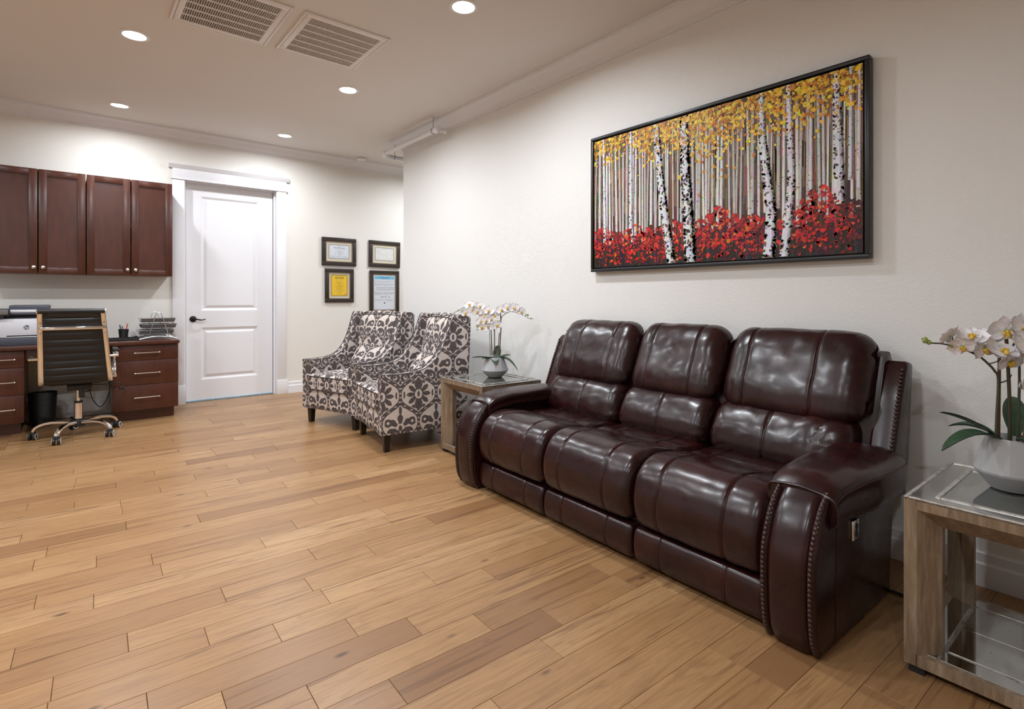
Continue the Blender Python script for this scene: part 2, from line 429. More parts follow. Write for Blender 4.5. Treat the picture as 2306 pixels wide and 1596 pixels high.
for k in range(k0, k1 + 1):
    js = sorted(ROWS.get(k, []))
    if not js: js = [round(rng.choice((.02, .22, .42, .62, .82, 1.02)), 2)]
    full = [js[0]]
    for a in js[1:]:
        while a - full[-1] > 1.35: full.append(round(full[-1] + rng.choice((.4, .6, .8)), 2))
        full.append(a)
    while full[0] > LX: full.insert(0, round(full[0] - rng.choice((.4, .6, .6, .8, 1.0, 1.2)), 2))
    while full[-1] < HX: full.append(round(full[-1] + rng.choice((.4, .6, .6, .8, 1.0, 1.2)), 2))
    for a, b in zip(full[:-1], full[1:]):
        xc = (a + b) / 2; yc = PPH + PW * (k + .5) - PSL * xc
        if not (LX - .8 < xc < HX + .3 and FY - .1 < yc < DY + .12): continue
        if xc > WX + .2 and yc < WEND - .3: continue
        tone = min(1, max(0, rng.gauss(.58, .13)))
        for (kk, xx), t in TONES.items():
            if kk == k and a <= xx < b: tone = t
        seen = (b > -.11 * yc - .12) and (.637 * b + .7707 * yc > 1.42) and (a < 2.5) and yc > .35
        Lg = round(b - a, 2)
        if seen and a > LX and b < WX + 1.2:
            if Lg not in pm:
                mb = MB(); mb.add(*plank_mesh(Lg)); pm[Lg] = mesh_of('plank', mb, M_PLANK, False)
            o = link('plank', pm[Lg], floor, Matrix.Translation((xc, yc, 0)) @ Matrix.Rotation(-math.atan(PSL), 4, 'Z'))
            o.color = (tone, tone, tone, 1)
        else:
            vs, fs = plank_mesh(Lg); n = len(stv)
            stv += [(xc + x + y * PSL, yc + y - x * PSL, z) for x, y, z in vs]; stf += [tuple(i + n for i in f) for f in fs]; stt += [(tone, rng.random(), 0, 1)] * len(vs)
me = bpy.data.meshes.new('planks'); me.from_pydata(stv, [], stf); me.materials.append(M_PLANKS)
ca = me.color_attributes.new('tone', 'FLOAT_COLOR', 'POINT'); ca.data.foreach_set('color', [c for t in stt for c in t])
tag(link('more_planks', me, floor), kind='stuff')

# ================================================================== walls and ceiling
OX0, OX1, OZ = .945, 1.925, 2.45          # door opening
mb = MB(); mb.box(LX, OX0, DY, DY + .2, 0, 3.05); mb.box(OX1, HX, DY, DY + .2, 0, 3.05); mb.box(OX0, OX1, DY, DY + .2, OZ, 3.05)
struct('wall_back', mb, M_WALL)
mb = MB(); mb.box(OX0 - .1, OX1 + .1, DY + .22, DY + .26, 0, 2.6); struct('wall_beyond_door', mb, M_WALL)
struct('wall_right', MB().box(WX, WX + .16, FY, WEND, 0, 3.0), M_WALLR)
struct('wall_left', MB().box(LX - .15, LX, FY, DY, 0, 3.05), M_WALL)
struct('wall_front', MB().box(LX, WX + .16, FY - .15, FY, 0, 3.0), M_WALL)
mb = MB(); mb.box(WX + .16, HX, 4.35, 4.5, 0, 3.0); mb.box(HX, HX + .15, 4.35, DY, 0, 3.05); struct('wall_passage', mb, M_WALL)
YF = 5.3
struct('ceiling', MB().prism([(FY, CZ), (YF, CZ), (DY, CZB), (DY, CZB + .2), (FY, CZB + .2)], 'x', LX, HX), M_CEIL)
# crown mouldings
CP = [(0, 0), (.010, 0), (.010, .010), (.016, .012), (.016, .022), (.024, .026), (.032, .031), (.044, .043), (.056, .058), (.070, .074), (.086, .087), (.098, .092), (.098, .098), (.108, .100), (.108, .113), (0, .113)]
zb = 2.759
mb = MB()
st = [(FY, 0), (WEND, 1)]                 # the last station is mitred and turns round the wall end
P = [[(WX - p, FY, zb + z) for p, z in CP], [(WX - p, WEND + p, zb + z) for p, z in CP], [(WX + .16 + p, WEND + p, zb + z) for p, z in CP], [(WX + .16 + p, 4.5, zb + z) for p, z in CP]]
mb.grid(P, 4, len(CP)); struct('trim_1', mb, M_TRIM, smooth=True, ang=25)
zbb = 2.842
mb = MB(); mb.grid([[(x, DY - p, zbb + z * .98) for p, z in CP] for x in (LX, HX)], 2, len(CP)); struct('trim_2', mb, M_TRIM, smooth=True, ang=25)
# skirting boards
def skirt(prof_axis, c, a, b, sgn):
    pr = [(0, 0), (.017, 0), (.017, .088), (.013, .094), (.011, .098), (.011, .13), (.007, .136), (0, .136)]
    poly = [(c + sgn * p, z) for p, z in pr]
    return MB().prism(poly, prof_axis, a, b)
bb = MB(); q = skirt('x', DY, LX, .845, -1); bb.add(q.v, q.f); q = skirt('x', DY, 2.02, HX, -1); bb.add(q.v, q.f)
struct('baseboard_back', bb, M_TRIM)
bb = MB(); q = skirt('y', WX, FY, WEND, -1); bb.add(q.v, q.f); q = skirt('x', WEND, WX, WX + .16, 1); bb.add(q.v, q.f); struct('baseboard_right', bb, M_TRIM)

# ================================================================== door
door = tag(thing('door_1', (1.435, DY + .08, 0), None, None), kind='structure')
ya = DY + .085; X0, X1, Z0, Z1 = .985, 1.886, .012, 2.432
def frame_rect(mb, y, r0, r1):
    (a0, b0, c0, d0), (a1, b1, c1, d1) = r0, r1
    return None
PAN = [(1.128, 1.725, .236, .822), (1.128, 1.725, 1.008, 2.286)]
mb = MB()
mb.box(X0, PAN[0][0], ya, ya + .04, Z0, Z1); mb.box(PAN[0][1], X1, ya, ya + .04, Z0, Z1)
mb.box(PAN[0][0], PAN[0][1], ya, ya + .04, Z0, PAN[0][2]); mb.box(PAN[0][0], PAN[0][1], ya, ya + .04, PAN[0][3], PAN[1][2]); mb.box(PAN[0][0], PAN[0][1], ya, ya + .04, PAN[1][3], Z1)
build('slab', mb, M_TRIM, door, False, world=True)
for (a, b, c, d) in PAN:
    mb = MB(); rings = [(0, 0), (.006, .002), (.022, .013), (.026, .0145), (.034, .0145), (.038, .012), (.058, .004), (.062, .003)]
    vs = []; 
    for ins, dep in rings: vs += [(a + ins, ya + dep, c + ins), (b - ins, ya + dep, c + ins), (b - ins, ya + dep, d - ins), (a + ins, ya + dep, d - ins)]
    n = len(rings); fs = [(j * 4 + i, j * 4 + (i + 1) % 4, (j + 1) * 4 + (i + 1) % 4, (j + 1) * 4 + i) for j in range(n - 1) for i in range(4)] + [tuple((n - 1) * 4 + i for i in range(4))]
    mb.add(vs, fs); build('panel', mb, M_TRIM, door, False, world=True)
# jamb with stop
mb = MB()
for s, xa_ in ((1, OX0), (-1, OX1)):
    x0_, x1_ = sorted((xa_, xa_ + s * .02)); mb.box(x0_, x1_, DY - .01, DY + .2, 0, OZ)
    x0_, x1_ = sorted((xa_ + s * .02, xa_ + s * .034)); mb.box(x0_, x1_, DY + .055, DY + .085, 0, OZ - .018)
mb.box(OX0, OX1, DY - .01, DY + .2, OZ - .018, OZ); mb.box(OX0, OX1, DY + .04, DY + .085, OZ - .03, OZ - .018)
build('jamb', mb, M_TRIM, door, False, world=True)
def m_sweep():
    m = Mat('pale blue door sweep', (.30, .48, .60), .6); m.color(m.ramp(m.noise(m.world(), 90, 4), [(.35, (.14, .26, .36)), (.6, (.34, .54, .68))])); return m.m
build('door_sweep', MB().box(X0, X1, ya - .012, ya + .03, .001, .016, .002), m_sweep(), door, world=True)
# lever handle
h = MB(); c = Vector((1.052, ya, .918))
h.xf(Matrix.Identity(4)); q = MB().lathe([(0, .0), (.034, .0), (.034, .006), (.028, .013), (.014, .016), (.012, .042), (0, .042)], 24); q.xf(Matrix.Translation(c) @ Matrix.Rotation(R(90), 4, 'X'))
h.add(q.v, q.f)
h.tube(crom([(c.x, c.y - .040, c.z), (c.x + .03, c.y - .046, c.z - .002), (c.x + .065, c.y - .046, c.z - .010), (c.x + .09, c.y - .044, c.z - .010), (c.x + .115, c.y - .042, c.z - .002)], 5), [.010] * 6 + [.008] * 6 + [.0055] * 9, 10)
tag(build('handle', h, M_BRONZE, door, world=True), 'dark bronze lever handle')
# casing
cas = tag(thing('trim_3', (1.435, DY, 0), None, None), kind='structure')
def part(n, mb, m, p, **k): return build(n, mb, m, p, world=True, **k)
part('side_casing', MB().box(.845, .955, DY - .02, DY, .2, 2.435, .002), M_TRIM, cas)
part('side_casing', MB().box(1.915, 2.015, DY - .02, DY, .165, 2.435, .002), M_TRIM, cas)
part('plinth_block', MB().box(.842, .968, DY - .028, DY, 0, .205, .002), M_TRIM, cas)
part('plinth_block', MB().box(1.908, 2.03, DY - .028, DY, 0, .168, .002), M_TRIM, cas)
part('fillet', MB().box(.835, 2.03, DY - .03, DY, 2.427, 2.441, .003), M_TRIM, cas)
part('head_casing', MB().box(.845, 2.018, DY - .022, DY, 2.44, 2.545, .002), M_TRIM, cas)
part('head_cap', MB().prism([(DY, 2.545), (DY - .024, 2.545), (DY - .028, 2.55), (DY - .052, 2.585), (DY - .052, 2.592), (DY, 2.592)], 'x', .81, 2.05), M_TRIM, cas)

# ================================================================== ceiling fittings
M_LENS = Mat('lit downlight lens', (1, 1, 1), .5, emit=(1.0, .985, 1.0), emit_s=22.0).m
M_LENS.cycles.emission_sampling = 'NONE'
def downlight(x, y, z, label, tilt=0.0, power=1.0):
    t = thing('recessed_downlight', (x, y, z), label, 'light', group='recessed ceiling downlights')
    build('trim_ring', MB().lathe([(.064, -.001), (.066, -.006), (.078, -.007), (.086, -.003), (.087, .004), (.064, .006)], 32), M_WHITE, t)
    build('lens', MB().lathe([(0, -.002), (.0655, -.002), (.0655, .004), (0, .004)], 32), M_LENS, t)
    ld = bpy.data.lights.new('downlight_lamp', 'AREA'); ld.shape = 'DISK'; ld.size = .13; ld.energy = LAMP_W * power; ld.color = LAMP_COL; ld.spread = R(165)
    lo = bpy.data.objects.new('lamp', ld); COL.objects.link(lo); lo.parent = t; lo.location = (0, 0, -.012)
    t.rotation_euler = (tilt, 0, 0); return t
sl = math.atan((CZB - CZ) / (DY - YF))
zs = lambda y: CZ + max(0, y - YF) * math.tan(sl)
downlight(.327, 4.277, CZ, 'round lit downlight left of the ceiling return grilles')
downlight(1.794, 2.62, CZ, 'round lit downlight nearest the sofa wall crown at the top of the ceiling')
downlight(1.774, 4.273, CZ, 'round lit downlight just behind the return grille nearer the sofa wall')
downlight(.353, 6.07, zs(6.07), 'round lit downlight above the cherry wall cabinets', sl, .72)
downlight(1.80, 6.05, zs(6.05), 'round lit downlight in front of the white door head', sl, .72)
for x, y, pw_, lb in ((.327, 2.62, 1, 'round lit downlight outside the picture, over the middle of the open floor'), (.327, .96, .6, 'round lit downlight outside the picture, nearly above the viewer'), (-1.14, 4.27, 1, 'round lit downlight outside the picture, left of the desk end'),
                     (-1.14, 2.62, 1, 'round lit downlight outside the picture, midway along the left wall'), (-1.14, .96, 1, 'round lit downlight outside the picture, left of the viewer'), (-1.14, -.7, 1, 'round lit downlight outside the picture, behind the viewer on the left')):
    downlight(x, y, CZ, lb, 0.0, pw_)
downlight(3.9, 5.75, zs(5.75), 'round lit downlight of the passage behind the sofa wall', sl, 1.3)

def return_grille(x0, x1, y0, y1, label):
    t = thing('return_grille', ((x0 + x1) / 2, (y0 + y1) / 2, CZ), label, 'vent', group='ceiling return grilles')
    z0 = CZ - .011; fr = MB(); b = .016
    for a in ((x0, x1, y0, y0 + b), (x0, x1, y1 - b, y1), (x0, x0 + b, y0 + b, y1 - b), (x1 - b, x1, y0 + b, y1 - b)): fr.box(*a, z0, CZ + .004, .003)
    build('outer_frame', fr, M_VENT, t, world=True)
    ix0, ix1, iy0, iy1 = x0 + b + .002, x1 - b - .002, y0 + b + .002, y1 - b - .002; e = .034
    fr = MB()
    for a in ((ix0, ix1, iy0, iy0 + e), (ix0, ix1, iy1 - e, iy1), (ix0, ix0 + e, iy0 + e, iy1 - e), (ix1 - e, ix1, iy0 + e, iy1 - e)): fr.box(*a, z0 + .001, z0 + .008, .001)
    build('filter_door', fr, M_VENT, t, world=True)
    build('duct', MB().box(x0 + b, x1 - b, y0 + b, y1 - b, CZ - .0008, CZ + .003), M_FILTER, t, False, world=True)
    gx0, gx1, gy0, gy1 = ix0 + e, ix1 - e, iy0 + e, iy1 - e; nr = 6
    for i in range(1, nr):
        y = gy0 + (gy1 - gy0) * i / nr; build('bar', MB().box(gx0, gx1, y - .006, y + .006, z0 + .001, z0 + .008), M_VENT, t, False, world=True)
    bl = MB(); n = 37
    for i in range(nr):
        ya_, yb_ = gy0 + (gy1 - gy0) * i / nr, gy0 + (gy1 - gy0) * (i + 1) / nr
        for k in range(n):
            x = gx0 + (gx1 - gx0) * (k + .5) / n
            vs = [(x + .0034, ya_, z0 + .0018), (x + .0020, ya_, z0 + .001), (x - .0018, ya_, z0 + .0095), (x - .0004, ya_, z0 + .010)]
            bl.add(vs + [(a, yb_, c) for a, _, c in vs], [(0, 1, 5, 4), (1, 2, 6, 5), (2, 3, 7, 6), (3, 0, 4, 7)])
    tag(build('louvers', bl, M_VENT, t, False, world=True), kind='stuff')
    for y in (iy0 + .06, iy1 - .06): build('latch', MB().box(ix0 + .004, ix0 + .016, y - .006, y + .006, z0 - .002, z0 + .002, .001), M_VENT, t, world=True)
return_grille(.47, 1.025, 3.262, 3.88, 'white ceiling return grille cut off by the top edge, left one')
return_grille(1.09, 1.645, 3.252, 3.872, 'white ceiling return grille nearer the sofa wall, wholly in view')

t = thing('smoke_detector', (2.86, 6.46, zs(6.46)), 'round white smoke detector on the ceiling by the back crown', 'smoke detector')
t.rotation_euler = (sl, 0, 0)
build('base_plate', MB().lathe([(.062, .006), (.066, 0), (.066, -.008), (.060, -.012), (0, -.012)], 32), M_WHITE, t)
build('sensor_slot', MB().lathe([(.052, -.011), (.056, -.012), (.056, -.018), (0, -.018)], 32), M_FILTER, t)
build('cover', MB().lathe([(.060, -.017), (.063, -.019), (.060, -.034), (.050, -.041), (.0, -.043)], 32), M_WHITE, t)
build('test_button', MB().lathe([(.012, -.042), (.012, -.046), (0, -.046)], 16), M_WHITE, t)

t = thing('sprinkler_pipe', (2.68, 4.85, 2.73), 'white sprinkler pipe hung below the ceiling at the end of the sofa wall', 'pipe')
px, pz = 2.665, 2.735
part('pipe_run', MB().cyl((px, 4.36, pz), (px, 5.42, pz), .021, n=16), M_TRIM, t)
part('coupling', MB().tube([(px, 4.30, pz), (px, 4.302, pz), (px, 4.375, pz), (px, 4.377, pz)], [.020, .029, .029, .020], 16), M_TRIM, t)
part('end_nipple', MB().cyl((px + .01, 4.325, pz), (px + .075, 4.325, pz), .019, n=14), M_TRIM, t)
part('end_cap', MB().tube([(px + .06, 4.325, pz), (px + .062, 4.325, pz), (px + .09, 4.325, pz), (px + .094, 4.325, pz)], [.018, .027, .027, .016], 16), M_WHITE, t)
part('far_elbow', MB().tube(crom([(px, 5.38, pz), (px, 5.43, pz), (px + .02, 5.465, pz - .004), (px + .07, 5.475, pz - .006)], 4), .028, 14), M_TRIM, t)
part('cross_pipe', MB().cyl((px + .05, 5.475, pz - .006), (3.6, 5.475, pz - .006), .020, n=14), M_STEEL, t)
for x, y, zt in ((px, 4.40, CZ), (px + .15, 5.475, zs(5.475))):
    hg = part('hanger_ring', MB().tube([(x + .027 * cos(a), y, pz + .027 * sin(a)) if x == px else (x, y + .027 * cos(a), pz - .006 + .027 * sin(a)) for a in [2 * pi * i / 16 for i in range(17)]], .004, 6), M_STEEL, t)
    build('rod', MB().cyl((x, y, pz + .025), (x, y, zt), .0045, n=8), M_STEEL, hg, world=True)
# ================================================================== sofa (measured with the front foot line along y; the whole turned slightly)
SO = Vector((1.84, .86, 0)); SRZ = -.030
sofa = thing('reclining_sofa', (2.28, 1.76, 0), 'dark oxblood leather three-seat reclining sofa with nailhead trim', 'sofa')
MS = Matrix.Translation(SO) @ Matrix.Rotation(SRZ, 4, 'Z') @ Matrix.Translation(-SO)   # sofa plan -> world
WM[sofa.name] = Matrix.Translation((2.28, 1.76, 0))
def sp(name, mb, mat, parent=None, **k):
    mb.xf(MS); return build(name, mb, mat, parent or sofa, world=True, **k)
def lump(p, amp, sc): return noise.noise(Vector(p) * sc) * amp
def sweep(prof, y0, y1, endr, seams=(), n=6, puff=.0, seed=0, amp=.0025, wr=None, seamd=.006, lean=0.0):
    pr = crom([(a, b, 0) for a, b in prof], n, True); m = len(pr)
    nor = []
    area = sum(pr[i].x * pr[(i + 1) % m].y - pr[(i + 1) % m].x * pr[i].y for i in range(m)); sg = 1 if area > 0 else -1
    for i in range(m):
        t = (pr[(i + 1) % m] - pr[i - 1]); nor.append(Vector((t.y, -t.x, 0)).normalized() * sg)
    ys = []
    k = 7
    ys += [y0 + endr * (1 - cos(pi / 2 * i / k)) for i in range(k + 1)]; ys += [y1 - endr * (1 - cos(pi / 2 * i / k)) for i in range(k + 1)]
    nm = max(6, int((y1 - y0 - 2 * endr) / .018)); ys += [y0 + endr + (y1 - y0 - 2 * endr) * i / nm for i in range(1, nm)]
    for s_ in seams: ys += [s_ + d for d in (-.012, -.007, -.0035, 0, .0035, .007, .012)]
    ys = sorted(set(round(y, 5) for y in ys)); out = []
    for y in ys:
        e = min(y - y0, y1 - y); d = 0
        if e < endr: q = 1 - e / endr; d = endr * (1 - sqrt(max(0, 1 - q * q)))
        tt = (y - y0) / (y1 - y0); d -= puff * (1 - (2 * tt - 1) ** 4)
        for s_ in seams: d += seamd * math.exp(-((y - s_) / .006) ** 2)
        row = []
        for i in range(m):
            p = pr[i] - nor[i] * d
            w_ = Vector((p.x, y, p.y)); a = lump((w_.x + seed, w_.y, w_.z), amp, 9) + lump((w_.x, w_.y + seed, w_.z), amp * .5, 22)
            if wr: a += wr(w_)
            p2 = p + nor[i] * a; row.append((p2.x, y, p2.y))
        out.append(row)
    mb = MB(); nr = len(out); vs = [p for r in out for p in r]
    fs = [(i * m + j, (i + 1) * m + j, (i + 1) * m + (j + 1) % m, i * m + (j + 1) % m) for i in range(nr - 1) for j in range(m)]
    fs += [tuple(range(m)), tuple((nr - 1) * m + j for j in range(m))[::-1]]
    if sg < 0: fs = [f[::-1] for f in fs]
    mb.add(vs, fs); mb.pr = pr; mb.nor = nor; return mb
def seam_line(prof_pts, y, r=.0014, off=.001):
    return MB().tube([(p[0], y, p[1]) for p in prof_pts], r, 5)
SEAT = [(2.50, .25), (2.50, .405), (2.40, .428), (2.30, .430), (2.18, .440), (2.06, .462), (1.97, .470), (1.90, .452), (1.852, .410), (1.824, .345), (1.820, .275), (1.835, .215), (1.865, .188), (1.95, .182), (2.2, .2)]
FOOT = [(1.87, .172), (1.845, .158), (1.836, .12), (1.836, .075), (1.846, .04), (1.87, .026), (1.93, .028), (1.95, .09), (1.94, .165)]
LUMB = [(2.60, .40), (2.47, .395), (2.405, .415), (2.385, .46), (2.398, .52), (2.430, .58), (2.475, .625), (2.54, .645), (2.62, .63), (2.66, .52)]
UPPR = [(2.62, .625), (2.545, .615), (2.492, .632), (2.478, .675), (2.492, .74), (2.522, .81), (2.552, .882), (2.588, .942), (2.632, .984), (2.685, .994), (2.722, .974), (2.738, .91), (2.730, .80), (2.70, .70)]
YB = [.862, 1.442, 2.022, 2.600]
def between(a, b, t): return a + (b - a) * t
for i in range(3):
    a, b = YB[i], YB[i + 1]; g = .004
    s1, s2 = between(a, b, .26), between(a, b, .76)
    def wr_seat(w_, a=a, b=b):
        if w_.z < .40 or w_.x < 2.02: return 0
        q = min(1, (w_.x - 2.02) / .2); return q * .0045 * noise.noise(Vector((w_.x * 14, w_.y * 5 + a, 2))) - q * .010 * math.exp(-((w_.x - 2.2) / .02) ** 2)
    cu = sweep(SEAT, a + g, b - g, .045, (s1, s2), seed=i * 3.1, wr=wr_seat, puff=.006)
    seat = sp('seat_cushion', cu, M_LEATHER)
    fo = sp('footrest', sweep(FOOT, a + g, b - g, .022, (s1, s2), seed=i * 5.7, amp=.0015, seamd=.003), M_LEATHER)
    ua, ub = (a - .085 if i == 0 else a) + g, (b + .075 if i == 2 else b) - g
    mid = between(a, b, .5)
    def wr_l(w_, i=i, b=b, a=a):
        q = 0
        if i == 0: q += .009 * math.exp(-((w_.y - a - .10) / .07) ** 2) * noise.noise(Vector((w_.y * 30 + w_.z * 9, w_.z * 7, 1)))
        e = min(abs(w_.y - a), abs(w_.y - b)); q += .006 * math.exp(-(e / .07) ** 2) * noise.noise(Vector((w_.y * 10, w_.z * 38, 4 + i)))
        return q
    lu = sp('lumbar_cushion', sweep(LUMB, (a - .055 if i == 0 else a) + g, (b + .05 if i == 2 else b) - g, .07, (mid,), seed=i * 2.3 + 9, wr=wr_l, amp=.004, puff=.008), M_LEATHER)
    u1, u2 = between(a, b, .27), between(a, b, .76)
    if i == 0: u1 = .99
    def wr_u(w_, a=ua, b=ub):
        e = min(abs(w_.y - a), abs(w_.y - b)); return .005 * math.exp(-(e / .05) ** 2) * noise.noise(Vector((w_.y * 12, w_.z * 42, 8)))
    up = sp('back_cushion', sweep(UPPR, ua, ub, .105, (u1, u2), seed=i * 4.1 + 2, wr=wr_u, amp=.004, puff=.010), M_LEATHER)
    # stitched seams
    def stitch(prof, lo, hi, y, par, off):
        pr = crom([(p[0], p[1], 0) for p in prof], 4, True); ar = sum(pr[k].x * pr[(k + 1) % len(pr)].y - pr[(k + 1) % len(pr)].x * pr[k].y for k in range(len(pr))); sg = 1 if ar > 0 else -1
        n = len(pr); sel = []
        for k in range(int(lo * 4), int(hi * 4) + 1):
            t = pr[(k + 1) % n] - pr[k - 1]; nn = Vector((t.y, -t.x, 0)).normalized() * sg; q = pr[k % n] + nn * off; sel.append((q.x, y, q.y))
        sp('seam', MB().tube(sel, .0012, 5), M_STITCH, par)
    for y in (s1, s2): stitch(SEAT, 3, 12.5, y, seat, -.001); stitch(FOOT, .5, 5, y, fo, -.0015)
    stitch(LUMB, 1.5, 7, mid, lu, .0025)
    for y in (u1, u2): stitch(UPPR, 1.5, 10, y, up, .0045)
# arms
AF = [(1.833, .012), (1.806, .06), (1.794, .13), (1.790, .21), (1.791, .28), (1.800, .338), (1.828, .405), (1.870, .466), (1.925, .512)]
NAIL = mesh_of('nailhead', MB().lathe([(.0078, 0), (.0074, .0022), (.0055, .0045), (.003, .0056), (0, .006)], 10), M_NAIL)
def nails(pts, out_dir, par, step=.0158):
    """pts: polyline in sofa plan; out_dir(p,t) -> outward normal"""
    d = 0; nxt = 0; P = [Vector(p) for p in pts]
    for a, b in zip(P[:-1], P[1:]):
        L = (b - a).length; t = (b - a).normalized()
        while nxt <= d + L:
            p = a + t * (nxt - d); nn = out_dir(p, t); q = nn.to_track_quat('Z', 'Y').to_matrix().to_4x4()
            Mw = MS @ Matrix.Translation(p) @ q
            link('nailhead', NAIL, par, wm_of(par).inverted() @ Mw); nxt += step
        d += L
for side, (yo, yi) in (('r', (.682, .858)), ('l', (2.792, 2.604))):
    s = 1 if yi > yo else -1
    y0, y1 = min(yo, yi), max(yo, yi)
    front = [(p.x, p.y) for p in crom([(a, b, 0) for a, b in AF], 5)]
    body = [(x + .012, z) for x, z in front] + [(2.02, .520), (2.25, .520), (2.52, .520), (2.515, .45), (2.475, .2), (2.452, .012)]
    ab = sp('arm_body', MB().prism(body, 'y', y0 + .001, y1 - .001, .008, 3), M_LEATHER, ang=40)
    # bowed front panel between two welts
    pan = MB(); G = []
    for k in range(13):
        t = k / 12; y = y0 + .027 + (y1 - y0 - .054) * t; bow = .012 * (1 - (2 * t - 1) ** 4) ** .5
        row = []
        for j, (x, z) in enumerate(front):
            tx = front[min(j + 1, len(front) - 1)][0] - front[max(j - 1, 0)][0]; tz = front[min(j + 1, len(front) - 1)][1] - front[max(j - 1, 0)][1]; l = sqrt(tx * tx + tz * tz)
            nx, nz = -tz / l, tx / l; row.append((x + nx * bow + .006, y, z + nz * bow))
        G.append(row)
    pan.grid(G, 13, len(front)); fp = sp('arm_front', pan, M_LEATHER, ang=60)
    for yy in (y0 + .013, y1 - .013):
        w0, w1 = yy - .013, yy + .013; row = []
        G = []
        for k in range(7):
            t = k / 6; y = w0 + (w1 - w0) * t; bow = .009 * (1 - (2 * t - 1) ** 2) ** .5; row = []
            for j, (x, z) in enumerate(front):
                tx = front[min(j + 1, len(front) - 1)][0] - front[max(j - 1, 0)][0]; tz = front[min(j + 1, len(front) - 1)][1] - front[max(j - 1, 0)][1]; l = sqrt(tx * tx + tz * tz)
                row.append((x + .007 - tz / l * bow, y, z + tx / l * bow))
            G.append(row)
        welt = sp('welt', MB().grid(G, 7, len(front)), M_LEATHER, ang=60)
        line = [(x + .007 - .0085, yy, z + .002) for x, z in front[1:]]
        nails(line, lambda p, t: Vector((-t.z, 0, t.x)).normalized(), welt)
    # padded arm top: rolled over the outside
    stt_ = []; n_s = 26
    for k in range(n_s + 1):
        t = k / n_s; x = 1.905 + (2.525 - 1.905) * t
        e = min(1, t / .10); e2 = min(1, (1 - t) / .16); f_ = sqrt(max(0, 1 - (1 - e) ** 2)) * .35 + .65; f2 = sqrt(max(0, 1 - (1 - e2) ** 2)) * .35 + .65
        zc = .498 + .028 * min(1, t / .32) ** .7 - .004 * t; h = .042 * f_ * f2
        wout = (.022 + .034 * min(1, t / .45) ** 1.2) * (f2 ** 2 if t > .5 else 1); drop = (.085 + .035 * min(1, t / .3)) * f2 ** 2
        yc_i = yi + s * .012; yo2 = yo - s * wout
        ring = [(yc_i, zc - .045), (yc_i + s * .012, zc - .012), (yc_i + s * .004, zc + h * .62), (between(yc_i, yo2, .22), zc + h * .97), (between(yc_i, yo2, .5), zc + h), (between(yc_i, yo2, .78), zc + h * .72), (between(yc_i, yo2, .95), zc + h * .12),
                (yo2, zc - drop * .45), (yo2 + s * .006, zc - drop * .85), (yo2 + s * .03, zc - drop), (yo + s * .004, zc - drop * .93), (yo + s * .02, zc - .03)]
        sag = .012 * (1 - e) if t < .1 else 0
        pr = crom([(a, b, 0) for a, b in ring], 4, True)
        stt_.append([(x, p.x, p.y - sag + lump((x * 1.0, p.x * 3, p.y * 3), .003, 9)) for p in pr])
    m_ = len(stt_[0]); pad = MB(); vs = [p for r in stt_ for p in r]
    fs = [(i * m_ + j, (i + 1) * m_ + j, (i + 1) * m_ + (j + 1) % m_, i * m_ + (j + 1) % m_) for i in range(n_s) for j in range(m_)] + [tuple(range(m_))[::-1], tuple(n_s * m_ + j for j in range(m_))]
    if s > 0: fs = [f[::-1] for f in fs]
    pad.add(vs, fs); ap = sp('arm_pad', pad, M_LEATHER, ang=60)
    seam_i = 7 * 4 - 4
    sp('seam', MB().tube([stt_[k][6 * 4 + 1] for k in range(0, n_s - 1)], .002, 5), M_STITCH, ap)
    sp('front_welt', MB().tube([stt_[0][j] for j in range(4, 40)], .005, 6), M_LEATHER, ap)
    # back wing
    a0 = yo + s * .006; a1 = yo + s * .10
    wing = [(2.452, .36), (2.512, .50), (2.600, .72), (2.668, .868), (2.690, .885), (2.735, .878), (2.748, .86), (2.725, .70), (2.70, .5), (2.66, .34)]
    wv = sp('back_wing', MB().prism(wing, 'y', min(a0, a1), max(a0, a1), .012, 3), M_LEATHER, ang=40)
    fr_ = [Vector((x, 0, z)) for x, z in ((2.476, .42), (2.512, .50), (2.600, .72), (2.664, .862))]
    nails([(p.x - .004, a0 + s * .013, p.z) for p in fr_], lambda p, t: Vector((-t.z, 0, t.x)).normalized(), wv, .0168)
# seat frame, back shell, plinth
sp('base_frame', MB().box(1.90, 2.44, .84, 2.62, .03, .24), M_BLACK, smooth=False)
sp('back_shell', MB().prism([(2.50, .22), (2.56, .62), (2.66, .90), (2.72, .92), (2.748, .88), (2.72, .60), (2.66, .22)], 'y', .76, 2.72, .01), M_LEATHER, ang=40)
# power button on the outside of the near arm
pb = sp('power_switch', MB().box(2.075, 2.128, .674, .684, .315, .385, .004), M_NICKEL)
for z0_ in (.325, .353):
    q = MB().lathe([(0, 0), (.0095, 0), (.009, .003), (0, .004)], 16); q.xf(Matrix.Translation((2.101, .674, z0_ + .010)) @ Matrix.Rotation(R(90), 4, 'X')); sp('button', q, M_BLACK, pb)
sp('button_bar', MB().box(2.096, 2.106, .6715, .675, .336, .364), M_BLACK, pb)
# a side seam on the near arm
sp('seam', MB().tube([(1.965, .6815, .46), (1.955, .6815, .25), (1.95, .6815, .03)], .0013, 5), M_STITCH)
for x, y in ((1.93, .74), (1.93, 2.73), (2.40, .74), (2.40, 2.73)): sp('foot', MB().cyl((x, y, 0), (x, y, .03), .02, n=12), M_BLACK)

